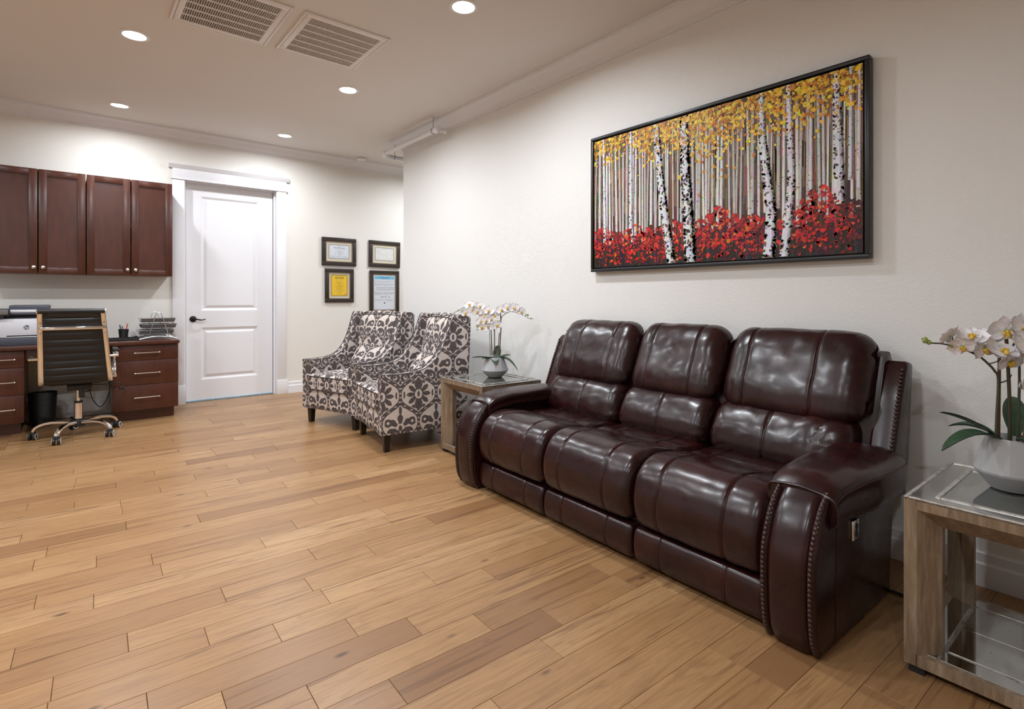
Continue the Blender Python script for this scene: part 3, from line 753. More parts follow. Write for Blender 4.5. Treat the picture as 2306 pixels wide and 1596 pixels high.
# ================================================================== armchairs
def uv_box(me, s=1.0, off=(0, 0), wrap=False):
    uvl = me.uv_layers.new(name='UVMap'); n = len(me.loops)
    co = np.empty(len(me.vertices) * 3, dtype=np.float32); me.vertices.foreach_get('co', co); co = co.reshape(-1, 3)
    out = np.empty((n, 2), dtype=np.float32)
    for p in me.polygons:
        nx, ny, nz = abs(p.normal.x), abs(p.normal.y), abs(p.normal.z)
        for li in p.loop_indices:
            c = co[me.loops[li].vertex_index]
            if nx > ny and nx > nz: out[li] = (c[1] + off[0], c[2] + off[1])
            elif ny > nz * .45: out[li] = (c[0], c[2] + off[1])
            elif wrap: out[li] = (c[1] + off[0], c[2] + c[0] + .05)
            else: out[li] = (c[0], c[1] + off[0])
    uvl.data.foreach_set('uv', out.ravel())
def fab(name, mb, parent, ang=45, off=(0, 0), wrap=False):
    o = build(name, mb, M_FABRIC, parent, True, ang); uv_box(o.data, 1, off, wrap); return o
def armchair(loc, rz, label):
    t = thing('armchair', loc, label, 'armchair', rz, 'patterned armchairs')
    # local: front at y = 0, back towards +y, x across
    HW = .355
    side = crom([(.0, .135, 0), (.0, .36, 0), (.0, .56, 0), (.012, .578, 0), (.16, .578, 0), (.30, .592, 0), (.40, .64, 0), (.475, .73, 0), (.525, .83, 0), (.56, .93, 0), (.585, .998, 0), (.61, 1.016, 0)], 4)
    poly = [(p.x, p.y) for p in side] + [(.70, 1.012), (.735, .99), (.735, .90), (.72, .60), (.70, .30), (.69, .135)]
    for s in (-1, 1):
        a, b = sorted((s * HW, s * (HW - .085)))
        w_ = fab('arm_wing', MB().prism(poly, 'x', a, b, .012, 3), t, wrap=True)
        xo = s * (HW - .004)
        build('piping', MB().tube([(xo, p.x, p.y + .001) for p in side[8:]], .0042, 6), M_PIPING, w_)
        build('piping', MB().tube([(s * (HW - .081), p.x, p.y + .001) for p in side[8:]], .0042, 6), M_PIPING, w_)
    # front apron with piping
    ap = fab('apron', MB().box(-HW + .08, HW - .08, .004, .06, .135, .315, .010), t)
    fab('seat_deck', MB().box(-HW + .08, HW - .08, .05, .68, .15, .30, .004), t)
    # seat cushion, slightly crowned
    def pillow(x0, x1, y0, y1, z0, z1, crown, r, nx=16, ny=16):
        top, bot = [], []
        for i in range(nx + 1):
            ra, rb = [], []
            for j in range(ny + 1):
                u_, v_ = i / nx, j / ny; x = x0 + (x1 - x0) * u_; y = y0 + (y1 - y0) * v_
                e = min(u_ * (x1 - x0), (1 - u_) * (x1 - x0), v_ * (y1 - y0), (1 - v_) * (y1 - y0)); q = max(0, 1 - e / r); dz = r * .6 * (1 - sqrt(1 - q * q))
                c = crown * (1 - (2 * u_ - 1) ** 2) * (1 - (2 * v_ - 1) ** 2); ra.append((x, y, z1 - dz + c)); rb.append((x, y, z0 + dz * .5))
            top.append(ra); bot.append(rb)
        mb = MB(); mb.grid(top, nx + 1, ny + 1); n = len(mb.v); mb.grid(bot, nx + 1, ny + 1); m = ny + 1
        mb.f = [f[::-1] if min(f) < n else f for f in mb.f]
        mb.f = [f[::-1] for f in mb.f]
        rim = [i * m for i in range(nx + 1)] + [nx * m + j for j in range(1, m)] + [i * m + ny for i in range(nx - 1, -1, -1)] + [j for j in range(ny - 1, 0, -1)]
        for a, b in zip(rim, rim[1:] + rim[:1]): mb.f.append((a, b, n + b, n + a))
        return mb, [top[i][0] for i in range(nx + 1)], [bot[i][0] for i in range(nx + 1)]
    pm_, e1, e2 = pillow(-HW + .088, HW - .088, -.012, .56, .31, .455, .022, .03)
    sc_ = fab('seat_cushion', pm_, t, off=(.07, .05))
    for e in (e1, e2): build('piping', MB().tube([(a, b - .002, c) for a, b, c in e], .0042, 6), M_PIPING, sc_)
    # inside back: padded, leaning
    G = []
    for i in range(15):
        u_ = i / 14; x = (-HW + .086) + (2 * HW - .172) * u_; row = []
        for j in range(19):
            v_ = j / 18; z = .40 + (1.012 - .40) * v_ + .014 * v_ * (1 - (2 * u_ - 1) ** 2)
            y = .55 + .085 * v_ - .045 * (1 - (2 * u_ - 1) ** 4) * (1 - (2 * v_ - 1) ** 4) - .02 * sin(pi * v_)
            if v_ > .9: y += (v_ - .9) / .1 * .045 * ((v_ - .9) / .1); z -= 0
            row.append((x, y, z))
        G.append(row)
    ib = MB(); ib.grid(G, 15, 19); ib.f = [f[::-1] for f in ib.f]
    ba = fab('inside_back', ib, t, 60, off=(0, .16))
    build('piping', MB().tube([(G[i][17][0], G[i][17][1] - .002, G[i][17][2] + .002) for i in range(15)], .0042, 6), M_PIPING, ba)
    fab('outside_back', MB().prism([(.685, .135), (.70, .30), (.655, .95), (.64, 1.008), (.66, 1.018), (.72, 1.014), (.742, .99), (.742, .88), (.725, .58), (.71, .135)], 'x', -HW + .08, HW - .08, .004), t)
    for sx, y in ((-1, .055), (1, .055), (-1, .64), (1, .64)):
        x = sx * (HW - .055); a, b = .026, .019; dy = .0 if y < .3 else .05
        mb = MB(); vs = [(x + i * a, y + j * a, .137) for i, j in ((-1, -1), (1, -1), (1, 1), (-1, 1))] + [(x + i * b, y + dy + j * b, 0) for i, j in ((-1, -1), (1, -1), (1, 1), (-1, 1))]
        mb.add(vs, [(0, 3, 2, 1)[::-1], (4, 5, 6, 7)[::-1]] + [(i, (i + 1) % 4, 4 + (i + 1) % 4, 4 + i)[::-1] for i in range(4)]); build('leg', mb, M_ESPRESSO, t, False)
    return t
def lumbar_pillow(loc, rz, label):
    t = thing('lumbar_pillow', loc, label, 'pillow', rz, 'patterned lumbar pillows'); G = []
    nu, nv = 22, 16; vs = []; mb = MB(); A, B = .215, .125
    for sgn in (1, -1):
        P = []
        for i in range(nu + 1):
            row = []
            for j in range(nv + 1):
                a, b = 2 * i / nu - 1, 2 * j / nv - 1; th = .062 * sqrt(max(0, (1 - a ** 4) * (1 - b ** 4))) + .003
                row.append((a * A * (1 - .06 * (1 - b * b) * 0), sgn * th, (b * B) * (1 - .05 * (1 - a * a) * 0) + B))
            P.append(row)
        n0 = len(mb.f); mb.grid(P, nu + 1, nv + 1)
        if sgn > 0: mb.f = mb.f[:n0] + [f[::-1] for f in mb.f[n0:]]
    o = fab('cover', mb, t, 70, off=(0, .1)); o.rotation_euler = (R(-38), 0, 0)
    return t
# far chair and near chair: front edge mid points, turned
def chair_at(mid, dd, label):
    rz = math.atan2(dd[1], dd[0]) - pi / 2
    f = Vector((mid[0], mid[1], 0)) - Vector((dd[0], dd[1], 0)) * .055
    t = armchair((f.x, f.y, 0), rz, label); return t, f, rz
c1, f1, r1 = chair_at((1.833, 4.757), (.952, .305), 'grey damask armchair further from the sofa, by the framed notices')
c2, f2, r2 = chair_at((1.868, 3.985), (.990, -.137), 'grey damask armchair beside the mirrored end table')
for f_, r_, lb in ((f1, r1, 'damask lumbar pillow in the armchair further from the sofa'), (f2, r2, 'damask lumbar pillow in the armchair next to the end table')):
    p = f_ + Vector((-sin(r_), cos(r_), 0)) * .415; lumbar_pillow((p.x, p.y, .474), r_, lb)

# ================================================================== mirrored end tables
def end_table(loc, rz, w_, d_, h_, label, nm):
    """local: x across (0..w), y deep (0..d)"""
    t = thing('end_table', loc, label, 'end table', rz, 'mirrored end tables')
    b = .062          # frame width
    def postpoly(x0, x1, y0, y1): return MB().box(x0, x1, y0, y1, .026, h_ - .004, .003)
    hw, hd = w_ / 2, d_ / 2
    # mitred picture-frame sides: four posts and eight rails with sloping inner faces
    for sx in (-1, 1):
        for sy in (-1, 1):
            xo, yo = sx * hw, sy * hd; xi, yi = xo - sx * .034, yo - sy * .034; xk, yk = xo - sx * (b + .022), yo - sy * (b + .022)
            poly = [(xo, yo), (xi, yo), (xk, yo - sy * .052), (xk, yk), (xo - sx * .052, yk), (xo, yi)]
            build('post', MB().prism(poly, 'z', .026, h_ - .004), M_TABLE, t, False)
    for z0_, z1_, zi in ((h_ - .036, h_ - .004, h_ - .088), (.026, .062, .105)):
        for sy in (-1, 1):
            yo = sy * hd; k = .052
            build('rail', MB().prism([(yo, z0_), (yo, z1_), (yo - sy * k, z1_), (yo - sy * k, zi)] if zi < z0_ else [(yo, z0_), (yo, z1_), (yo - sy * .004, z1_), (yo - sy * .08, z1_), (yo - sy * .08, z0_)], 'x', -hw + .03, hw - .03), M_TABLE, t, False)
        for sx in (-1, 1):
            xo = sx * hw; k = .052
            build('rail', MB().prism([(xo, z0_), (xo, z1_), (xo - sx * k, z1_), (xo - sx * k, zi)] if zi < z0_ else [(xo, z0_), (xo, z1_), (xo - sx * .004, z1_), (xo - sx * .08, z1_), (xo - sx * .08, z0_)], 'y', -hd + .03, hd - .03), M_TABLE, t, False)
    # lower mirrored shelf
    sh = build('shelf', MB().box(-hw + .03, hw - .03, -hd + .03, hd - .03, .05, .0635), M_SILVER, t, False)
    q = .085
    for (a0, a1, b0, b1) in ((-hw + q + .004, -.002, -hd + q + .004, -.002), (.002, hw - q - .004, -hd + q + .004, -.002), (-hw + q + .004, -.002, .002, hd - q - .004), (.002, hw - q - .004, .002, hd - q - .004)):
        build('mirror_tile', MB().box(a0, a1, b0, b1, .062, .0655, .0012), M_MIRROR, sh, False)
    for (a0, a1, b0, b1) in ((-hw + .022, hw - .022, -hd + .022, -hd + q - .008), (-hw + .022, hw - .022, hd - q + .008, hd - .022), (-hw + .022, -hw + q - .008, -hd + q, hd - q), (hw - q + .008, hw - .022, -hd + q, hd - q)):
        build('mirror_strip', MB().box(a0, a1, b0, b1, .061, .0650, .001), M_MIRROR, sh, False)
    # top: silver frame, mirror border strips and a dark glass centre
    tp = MB(); e = .012
    for (a0, a1, b0, b1) in ((-hw, hw, -hd, -hd + e), (-hw, hw, hd - e, hd), (-hw, -hw + e, -hd + e, hd - e), (hw - e, hw, -hd + e, hd - e)): tp.box(a0, a1, b0, b1, h_ - .012, h_, .0025)
    i0 = .078
    for (a0, a1, b0, b1) in ((-hw + i0 - .014, hw - i0 + .014, -hd + i0 - .014, -hd + i0), (-hw + i0 - .014, hw - i0 + .014, hd - i0, hd - i0 + .014), (-hw + i0 - .014, -hw + i0, -hd + i0, hd - i0), (hw - i0, hw - i0 + .014, -hd + i0, hd - i0)):
        tp.box(a0, a1, b0, b1, h_ - .012, h_, .0025)
    fr = build('top_frame', tp, M_SILVER, t)
    z = h_ - .0035
    for s in (-1, 1):
        for pts in ([(-hw + e, s * (hd - e)), (hw - e, s * (hd - e)), (hw - i0 + .014, s * (hd - i0 + .014)), (-hw + i0 - .014, s * (hd - i0 + .014))], [(s * (hw - e), -hd + e), (s * (hw - e), hd - e), (s * (hw - i0 + .014), hd - i0 + .014), (s * (hw - i0 + .014), -hd + i0 - .014)]):
            build('border_mirror', MB().prism(pts, 'z', z - .006, z), M_MIRROR, fr, False)
    build('glass_top', MB().box(-hw + i0, hw - i0, -hd + i0, hd - i0, h_ - .012, h_ - .003, .001), M_TGLASS, t, False)
    build('sub_top', MB().box(-hw + .02, hw - .02, -hd + .02, hd - .02, h_ - .03, h_ - .012), M_TABLE, t, False)
    for sx in (-1, 1):
        for sy in (-1, 1): build('foot', MB().box(sx * (hw - .03) - .02, sx * (hw - .03) + .02, sy * (hd - .03) - .02, sy * (hd - .03) + .02, 0, .027), M_BLACK, t, False)
    return t
T1 = Vector((2.405, 3.165, 0)); T1H = .556
end_table(T1, -.045, .515, .560, T1H, 'mirrored end table between the near armchair and the sofa', 1)
T2 = Vector((2.262, .222, 0)); T2H = .540
end_table(T2, -.01, .545, .56, T2H, 'mirrored end table cut off by the right edge, beside the near sofa arm', 2)
# ================================================================== potted orchids (local x = along the picture plane, y = away from the viewer)
def leaf_mesh(L, Wd, droop, cup=.25, twist=0.0):
    G = []; n, m = 14, 7
    for i in range(n + 1):
        t = i / n; wv = Wd * (sin(pi * min(1, t * .97 + .03)) ** .55) * (1 - .25 * t) if 0 < t < 1 else Wd * (.35 if t == 0 else .04)
        x = L * t; z = L * (droop[0] * t + droop[1] * t * t); row = []
        for j in range(m):
            s = 2 * j / (m - 1) - 1; row.append((x, s * wv / 2 * cos(cup * abs(s)), z + cup * wv * .5 * abs(s) ** 1.5 + twist * s * t * wv))
        G.append(row)
    top = MB().grid(G, n + 1, m); k = len(top.v)
    top.add([(x, y, z - .0022) for x, y, z in top.v], [tuple(i for i in f[::-1]) for f in top.f]); return top
def petal(Lp, Wp, cupv=.18):
    G = []; n, m = 9, 7
    for i in range(n + 1):
        t = i / n; wv = Wp * sin(pi * (t * .86 + .12)) ** .75 if t < 1 else Wp * .12; row = []
        for j in range(m):
            s = 2 * j / (m - 1) - 1; row.append((Lp * (t * (1 - .08 * s * s) + .04), s * wv / 2, cupv * Lp * (t * t * .55) + .10 * Wp * (1 - s * s) * -1 * sin(pi * t) + .0004))
        G.append(row)
    q = MB().grid(G, n + 1, m); k = len(q.v); q.add([(x, y, z - .0007) for x, y, z in q.v], [f[::-1] for f in q.f]); return q
PB = mesh_of('petal', petal(.043, .056, .1), M_PETAL, True, 60)
PS = mesh_of('petal', petal(.041, .030, .12), M_PETAL, True, 60)
lipm = MB(); lipm.sphere((.012, 0, .008), .010, 10, 7, (1.25, .75, .8)); lipm.sphere((.004, .009, .010), .007, 8, 6, (.7, .6, 1.2)); lipm.sphere((.004, -.009, .010), .007, 8, 6, (.7, .6, 1.2)); lipm.sphere((0, 0, .010), .006, 8, 6, (.8, .8, 1.2))
LIP = mesh_of('lip', lipm, M_LIP)
CORE = mesh_of('throat', MB().sphere((0, 0, .003), .0055, 8, 6), M_BUD)
def flower(par, p, facing, roll, s=1.0):
    """facing: direction (local) the flower looks at"""
    q = Vector(facing).normalized().to_track_quat('Z', 'Y').to_matrix().to_4x4()
    M0 = Matrix.Translation(p) @ q @ Matrix.Rotation(roll, 4, 'Z') @ Matrix.Scale(s, 4)
    c = link('flower', CORE, par, M0)
    for me, a in ((PS, 90), (PB, 8), (PB, 172), (PS, 215), (PS, 325)):
        link('petal', me, c, Matrix.Rotation(R(a), 4, 'Z') @ Matrix.Rotation(R(-6 if me is PB else 4), 4, 'Y'))
    link('lip', LIP, c, Matrix.Rotation(R(270), 4, 'Z') @ Matrix.Scale(.78, 4)); return c
def orchid(loc, rz, k, label, spec, kz=1.0):
    t = thing('potted_orchid', loc, label, 'plant', rz, 'white orchids in faceted grey pots'); nf = 10
    outer = [(.052, 0), (.060, .004), (.097, .046), (.101, .058), (.070, .146)]
    mb = MB(); mb.lathe([(.050, 0), (.058, .003), (.096, .044)], 40); 
    mb.lathe([(.096, .044), (.0985, .050), (.1000, .058)], 40)
    pot = MB(); n = nf
    ring0 = [(.1005 * cos(2 * pi * i / (2 * n)), .1005 * sin(2 * pi * i / (2 * n)), .054) for i in range(2 * n)]
    ring1 = [(.070 * cos(2 * pi * (i + .5) / n), .070 * sin(2 * pi * (i + .5) / n), .148) for i in range(n)]
    ringi = [(.064 * cos(2 * pi * (i + .5) / n), .064 * sin(2 * pi * (i + .5) / n), .148) for i in range(n)]
    ringd = [(.062 * cos(2 * pi * (i + .5) / n), .062 * sin(2 * pi * (i + .5) / n), .12) for i in range(n)]
    vs = ring0 + ring1 + ringi + ringd; fs = []
    for i in range(n):
        a, b, c, d = 2 * i, 2 * i + 1, (2 * i + 2) % (2 * n), 2 * n + i; e = 2 * n + (i - 1) % n
        fs += [(a, b, d), (b, c, d), (a, d, e)]
        fs += [(2 * n + i, 2 * n + (i + 1) % n, 3 * n + (i + 1) % n, 3 * n + i), (3 * n + i, 3 * n + (i + 1) % n, 4 * n + (i + 1) % n, 4 * n + i)]
    pot.add(vs, fs); low = MB().lathe([(.046, 0), (.056, .002), (.094, .042), (.0985, .048), (.1005, .054)], 40, phase=0)
    lowo = build('pot', MB().add([(k * p[0], k * p[1], kz * p[2]) for p in pot.v + low.v], pot.f + [tuple(i + len(pot.v) for i in f) for f in low.f]), M_POT, t, True, 14)
    build('moss', MB().lathe([(.063 * k, .118 * kz), (.04 * k, .128 * kz), (0, .132 * kz)], 20), M_SOIL, t)
    for (a, z, b, L, Wd, d0, d1, yaw, tw) in spec['leaves']:
        o = build('leaf', leaf_mesh(L, Wd, (d0, d1), .3, tw), M_LEAF, t, True, 70)
        o.matrix_basis = Matrix.Translation((a, b, z)) @ Matrix.Rotation(R(yaw), 4, 'Z')
    for pts, r, mt in spec['stems']:
        c = crom(pts, 5); build('stem' if mt is M_STEM else 'stake', MB().tube(c, [r * (1 - .45 * i / len(c)) if mt is M_STEM else r for i in range(len(c))], 7), mt, t)
    for p, fdir, roll, s in spec['flowers']:
        flower(t, p, fdir, R(roll), s)
    for p, r in spec['buds']: build('bud', MB().sphere(p, r, 8, 7, (1, .85, 1.15)), M_BUD, t)
    return t
frng = random.Random(5)
def C1(x, y, d=0): return ((x - 745) / 2374.0, d, (1530 - y) / 2374.0)
def fl(C, lst, s, roll0=0):
    out = []
    for (x, y, d, fx, fz) in lst: out.append((C(x, y, d), (fx, -1, fz), roll0 + frng.uniform(-18, 18), s * frng.uniform(.9, 1.08)))
    return out
sp1 = dict(
    leaves=[(.01, .128, .02, .060, .075, 1.6, .1, 80, 0), (-.02, .138, -.01, .155, .056, .22, -.15, 190, .1), (-.01, .135, -.02, .10, .065, .30, -.20, 215, 0), (.0, .138, -.015, .085, .075, .25, -.60, 275, 0), (.02, .138, 0, .10, .060, .35, -.1, 12, .1), (.03, .138, -.02, .150, .060, .40, -.95, -18, 0)],
    stems=[([C1(660, 1150), C1(652, 900), C1(645, 680)], .0026, M_STEM), ([C1(692, 1150, .01), C1(680, 880, .01), C1(668, 630, .01), C1(600, 440, .01), C1(520, 350, .005), C1(430, 300), C1(330, 270), C1(200, 285), C1(90, 345), C1(0, 385)], .0034, M_STEM), ([C1(740, 1150, -.02), C1(738, 540, -.02)], .0036, M_CANE),
           ([C1(742, 760, -.015), C1(720, 660, -.02), C1(690, 620, -.02), C1(630, 580, -.02), C1(560, 590, -.02), C1(490, 625, -.02), C1(430, 685, -.02)], .0028, M_STEM), ([C1(800, 1150, -.01), C1(825, 740, -.01)], .0036, M_CANE), ([C1(690, 1150, .015), C1(672, 650, .015)], .0036, M_CANE),
           ([C1(825, 1150, .01), C1(850, 700, .01), C1(846, 390, .01)], .0040, M_CANE), ([C1(835, 1100, .012), C1(850, 600, .012), C1(862, 470, .012), C1(905, 425, .01), C1(960, 385, .01), C1(1030, 365, .01), C1(1150, 380, .005), C1(1250, 420), C1(1350, 480), C1(1440, 492)], .0030, M_STEM)],
    flowers=fl(C1, [(865, 330, -.02, -.2, .2), (965, 290, -.02, .1, .3), (1085, 295, -.02, .2, .3), (1222, 365, -.01, .3, .2), (290, 235, -.02, -.3, .3), (335, 325, -.03, .1, .1), (225, 385, -.03, -.3, -.1), (430, 360, -.03, .2, 0), (480, 265, -.01, .1, .4), (635, 345, -.02, 0, .3),
                    (500, 530, -.04, -.2, .1), (582, 525, -.04, 0, .2), (682, 490, -.03, .3, .2), (520, 635, -.04, -.3, -.1), (625, 620, -.04, .1, 0), (782, 600, -.03, .3, .1), (560, 440, -.02, -.1, .3), (740, 430, -.01, .2, .3)], 1.0),
    buds=[(C1(1240, 392), .009), (C1(1290, 412), .010), (C1(1335, 425), .008), (C1(1390, 485), .006), (C1(465, 570, -.03), .009), (C1(430, 622, -.03), .008), (C1(432, 682, -.02), .006), (C1(85, 340), .006)])
o1 = orchid((2.478, 3.20, T1H), R(-39.58), 1.0, 'white orchid in a faceted grey pot on the end table between armchair and sofa', sp1)
def C2(x, y, d=0): return ((x - 962) / 3366.0, d, (1972 - y) / 3366.0)
sp2 = dict(
    leaves=[(-.045, .160, -.02, .180, .074, .55, -.75, 188, 0), (-.03, .16, .02, .15, .065, .75, -.30, 165, .1), (-.03, .165, .03, .12, .07, .55, -.5, 140, 0), (-.02, .17, -.05, .18, .075, .10, -.45, -42, 0), (.03, .165, .03, .15, .07, 1.0, -.3, 60, 0), (.05, .165, 0, .18, .06, .4, -.5, 5, 0)],
    stems=[([C2(812, 1470), C2(820, 1200), C2(835, 800), C2(800, 705), C2(740, 630), C2(660, 555), C2(560, 500), C2(450, 455), C2(300, 420), C2(180, 410), C2(100, 365)], .0042, M_STEM), ([C2(857, 1480, .01), C2(862, 1000, .01), C2(866, 540, .01)], .0046, M_CANE),
           ([C2(937, 1480), C2(935, 1000), C2(928, 690), C2(950, 500), C2(1000, 380), C2(1080, 300)], .0042, M_STEM), ([C2(968, 1480, .01), C2(958, 900, .01), C2(932, 360, .01)], .0050, M_CANE), ([C2(1025, 1480, -.02), C2(1058, 1100, -.02), C2(1085, 560, -.02)], .0046, M_CANE),
           ([C2(1060, 1480, .02), C2(1075, 900, .02), C2(1080, 500, .02), C2(1130, 330, .02), C2(1220, 260, .02)], .0042, M_STEM), ([C2(845, 835), C2(925, 800), C2(960, 740)], .0024, M_STEM), ([C2(735, 635), C2(800, 600, -.01), C2(820, 545, -.02)], .0022, M_STEM), ([C2(600, 515), C2(605, 450), C2(590, 395, -.01)], .0022, M_STEM), ([C2(420, 445), C2(405, 385), C2(380, 345, -.01)], .0022, M_STEM)],
    flowers=[(C2(350, 335, -.01), (-.5, .6, .5), 0, 1.02), (C2(455, 440, -.02), (-.5, -.6, -.4), 20, .95), (C2(545, 330, -.02), (-.2, -.5, .6), -10, 1.05), (C2(640, 455, -.03), (.3, -1, -.1), 15, 1.05), (C2(790, 480, -.04), (.1, -.6, .8), 0, 1.12),
             (C2(885, 270, -.01), (-.2, -.9, -.2), 12, 1.25), (C2(1030, 235, -.02), (.2, -.8, .3), -10, 1.2), (C2(1025, 380, -.04), (.1, -.9, .3), 0, 1.2), (C2(905, 590, -.02), (.2, -.7, -.4), 10, 1.1), (C2(1010, 780, -.05), (.5, -.8, -.1), -18, 1.3), (C2(760, 330, .02), (-.2, -.4, .7), 8, 1.1), (C2(1120, 600, -.03), (.2, -1, .2), 0, 1.15)],
    buds=[(C2(168, 405), .0075), (C2(130, 382), .0095), (C2(390, 440), .006)])
o2 = orchid((2.32, .30, T2H), R(-50), .95, 'white orchid in a grey pot on the end table at the right edge', sp2, 1.12)

# ================================================================== painting
def lin(c): return tuple(((x / 255) / 12.92 if x / 255 <= .04045 else ((x / 255 + .055) / 1.055) ** 2.4) for x in c)
pt = thing('framed_painting', (WX, 1.665, 1.33), 'wide framed painting of birch trunks with yellow leaves and red undergrowth', 'painting')
FY0, FY1, FZ0, FZ1 = .83, 2.50, 1.329, 2.247; fd = .05
M_FRAME = Mat('black float frame', (.012, .013, .016), .35).m
bw = .020
for nm, a in (('frame_rail', (FY0, FY1, FZ1 - bw, FZ1)), ('frame_rail', (FY0, FY1, FZ0, FZ0 + bw)), ('frame_stile', (FY0, FY0 + bw, FZ0 + bw, FZ1 - bw)), ('frame_stile', (FY1 - bw, FY1, FZ0 + bw, FZ1 - bw))):
    part(nm, MB().box(WX - fd, WX - .002, a[0], a[1], a[2], a[3], .004), M_FRAME, pt)
part('backing', MB().box(WX - .015, WX - .003, FY0 + bw, FY1 - bw, FZ0 + bw, FZ1 - bw), M_BLACK, pt, smooth=False)
CY0, CY1, CZ0, CZ1 = FY0 + .028, FY1 - .026, FZ0 + .027, FZ1 - .027
CX = WX - .041; CWd, CHt = CY1 - CY0, CZ1 - CZ0
def m_oil():
    m = Mat('oil paint', (.5, .5, .5), .45, spec=.4); a = m.n('ShaderNodeAttribute', attribute_name='paint'); m.L(a.outputs['Color'], m.b.inputs['Base Color'])
    m.bump(m.noise(m.world(), 260, 4, .7), .5, .0012); return m.m
M_OIL = m_oil()
part('canvas', MB().box(CX + .0006, WX - .012, CY0, CY1, CZ0, CZ1, .001), Mat('canvas edge', (.05, .03, .02), .8).m, pt, smooth=False)
prn = random.Random(3)
PV, PF, PC = [], [], []
def poly2(pts, col, h):
    n = len(PV); c = lin(col)
    PV.extend([(CX - h, CY1 - u, CZ0 + v) for u, v in pts]); PF.append(tuple(range(n, n + len(pts)))); PC.extend([(*c, 1)] * len(pts))
def clampu(u): return min(CWd - .001, max(.001, u))
def clampv(v): return min(CHt - .001, max(.001, v))
def dab(u, v, s, col, h, asp=1.3):
    a0 = prn.uniform(0, 6.28); n = prn.choice((4, 5, 5, 6)); ca, sa = cos(a0), sin(a0); pts = []
    for k in range(n):
        a = 2 * pi * k / n + prn.uniform(-.3, .3); r = s * prn.uniform(.6, 1.15); x, y = r * asp * cos(a), r * sin(a); pts.append((clampu(u + x * ca - y * sa), clampv(v + x * sa + y * ca)))
    poly2(pts, col, h)
def jit(c, j): return tuple(min(255, max(0, x + prn.gauss(0, j))) for x in c)
# ground of the picture: vertical wash bands
nb = 150
for i in range(nb):
    u0, u1 = CWd * i / nb, CWd * (i + 1) / nb
    for v0, v1, c in ((0, .12, (34, 18, 20)), (.12, .24, (66, 22, 22)), (.24, .34, (84, 52, 36)), (.34, .5, (112, 82, 56)), (.5, .64, (128, 100, 70)), (.64, .78, (104, 84, 50)), (.78, CHt, (92, 74, 36))):
        poly2([(u0, v0), (u1, v0), (u1, min(v1, CHt)), (u0, min(v1, CHt))], jit(c, 20), .0002)
for i in range(420):
    u = prn.uniform(0, CWd); v = prn.uniform(.26, .6); hh = prn.uniform(.1, .3); ww = prn.uniform(.002, .006)
    poly2([(clampu(u), v), (clampu(u + ww), v), (clampu(u + ww), clampv(v + hh)), (clampu(u), clampv(v + hh))], jit(prn.choice(((92, 58, 34), (60, 40, 26), (150, 130, 100), (176, 168, 150), (120, 124, 104), (70, 50, 36))), 10), .0004)
def trunk(path, w0, w1, h, bright=(214, 214, 220), marks=1.0):
    c = crom([(a, b, 0) for a, b in path], 10); n = len(c)
    for i in range(n - 1):
        t = i / (n - 1); wa, wb = w0 + (w1 - w0) * t, w0 + (w1 - w0) * (i + 1) / (n - 1); p, q = c[i], c[i + 1]
        cols = [jit(bright, 8), jit(bright, 8), jit((186, 188, 200), 8), jit((148, 146, 150), 10), jit((90, 76, 66), 14)]; fr = [-.5, -.22, .1, .3, .42, .5]
        for k in range(5): poly2([(clampu(p.x + fr[k] * wa), clampv(p.y)), (clampu(p.x + fr[k + 1] * wa), clampv(p.y)), (clampu(q.x + fr[k + 1] * wb), clampv(q.y)), (clampu(q.x + fr[k] * wb), clampv(q.y))], cols[k], h)
    L = sum((c[i + 1] - c[i]).length for i in range(n - 1))
    for i in range(int(L / .012 * marks * max(1, (w0 + w1) / .04))):
        k = prn.randrange(n - 1); p = c[k].lerp(c[k + 1], prn.random()); t = k / n; wd = w0 + (w1 - w0) * t; s = prn.choice((-.42, .42, .36, prn.uniform(-.4, .4)))
        dab(p.x + s * wd, p.y, prn.uniform(.06, .17) * wd, jit(prn.choice(((34, 30, 30), (58, 46, 38), (108, 84, 62), (120, 112, 108))), 8), h + .0002, 1.7)
# thin background trunks
u = .02
while u < CWd - .02:
    w_ = prn.uniform(.010, .024); vb = prn.uniform(.14, .25); vt = prn.uniform(.66, CHt - .01); le = prn.uniform(-.012, .012)
    trunk([(u, vt), (u + le * .5, (vb + vt) / 2), (u + le, vb)], w_ * .7, w_, .0007 + prn.random() * .0003, prn.choice(((222, 220, 218), (204, 204, 206), (230, 228, 224), (196, 188, 176))), .8)
    u += prn.uniform(.014, .036)
YEL = [(226, 176, 38), (238, 196, 44), (214, 150, 34), (196, 130, 30), (245, 214, 70), (176, 112, 30)]
RED = [(196, 28, 22), (222, 40, 28), (158, 20, 20), (120, 16, 20), (205, 52, 30), (96, 14, 18), (176, 30, 30)]
def ylow(u): return .74 - .10 * math.exp(-((u - .88) / .30) ** 2) - .06 * math.exp(-((u - 1.35) / .16) ** 2) - .02 * sin(u * 17)
def rtop(u): return .24 + .05 * math.exp(-((u - .92) / .10) ** 2) + .07 * math.exp(-((u - 1.45) / .13) ** 2) - .05 * math.exp(-((u - 1.2) / .08) ** 2) + .02 * sin(u * 23)
def leaves(n, h):
    for i in range(n):
        u = prn.uniform(0, CWd); v = CHt - abs(prn.gauss(0, 1)) * (CHt - ylow(u)) * .62 if prn.random() < .85 else prn.uniform(ylow(u) - .05, CHt)
        if u < .35 and prn.random() < .5: continue
        dab(u, v, prn.uniform(.004, .013), jit(prn.choice(YEL), 12), h + prn.random() * .0003)
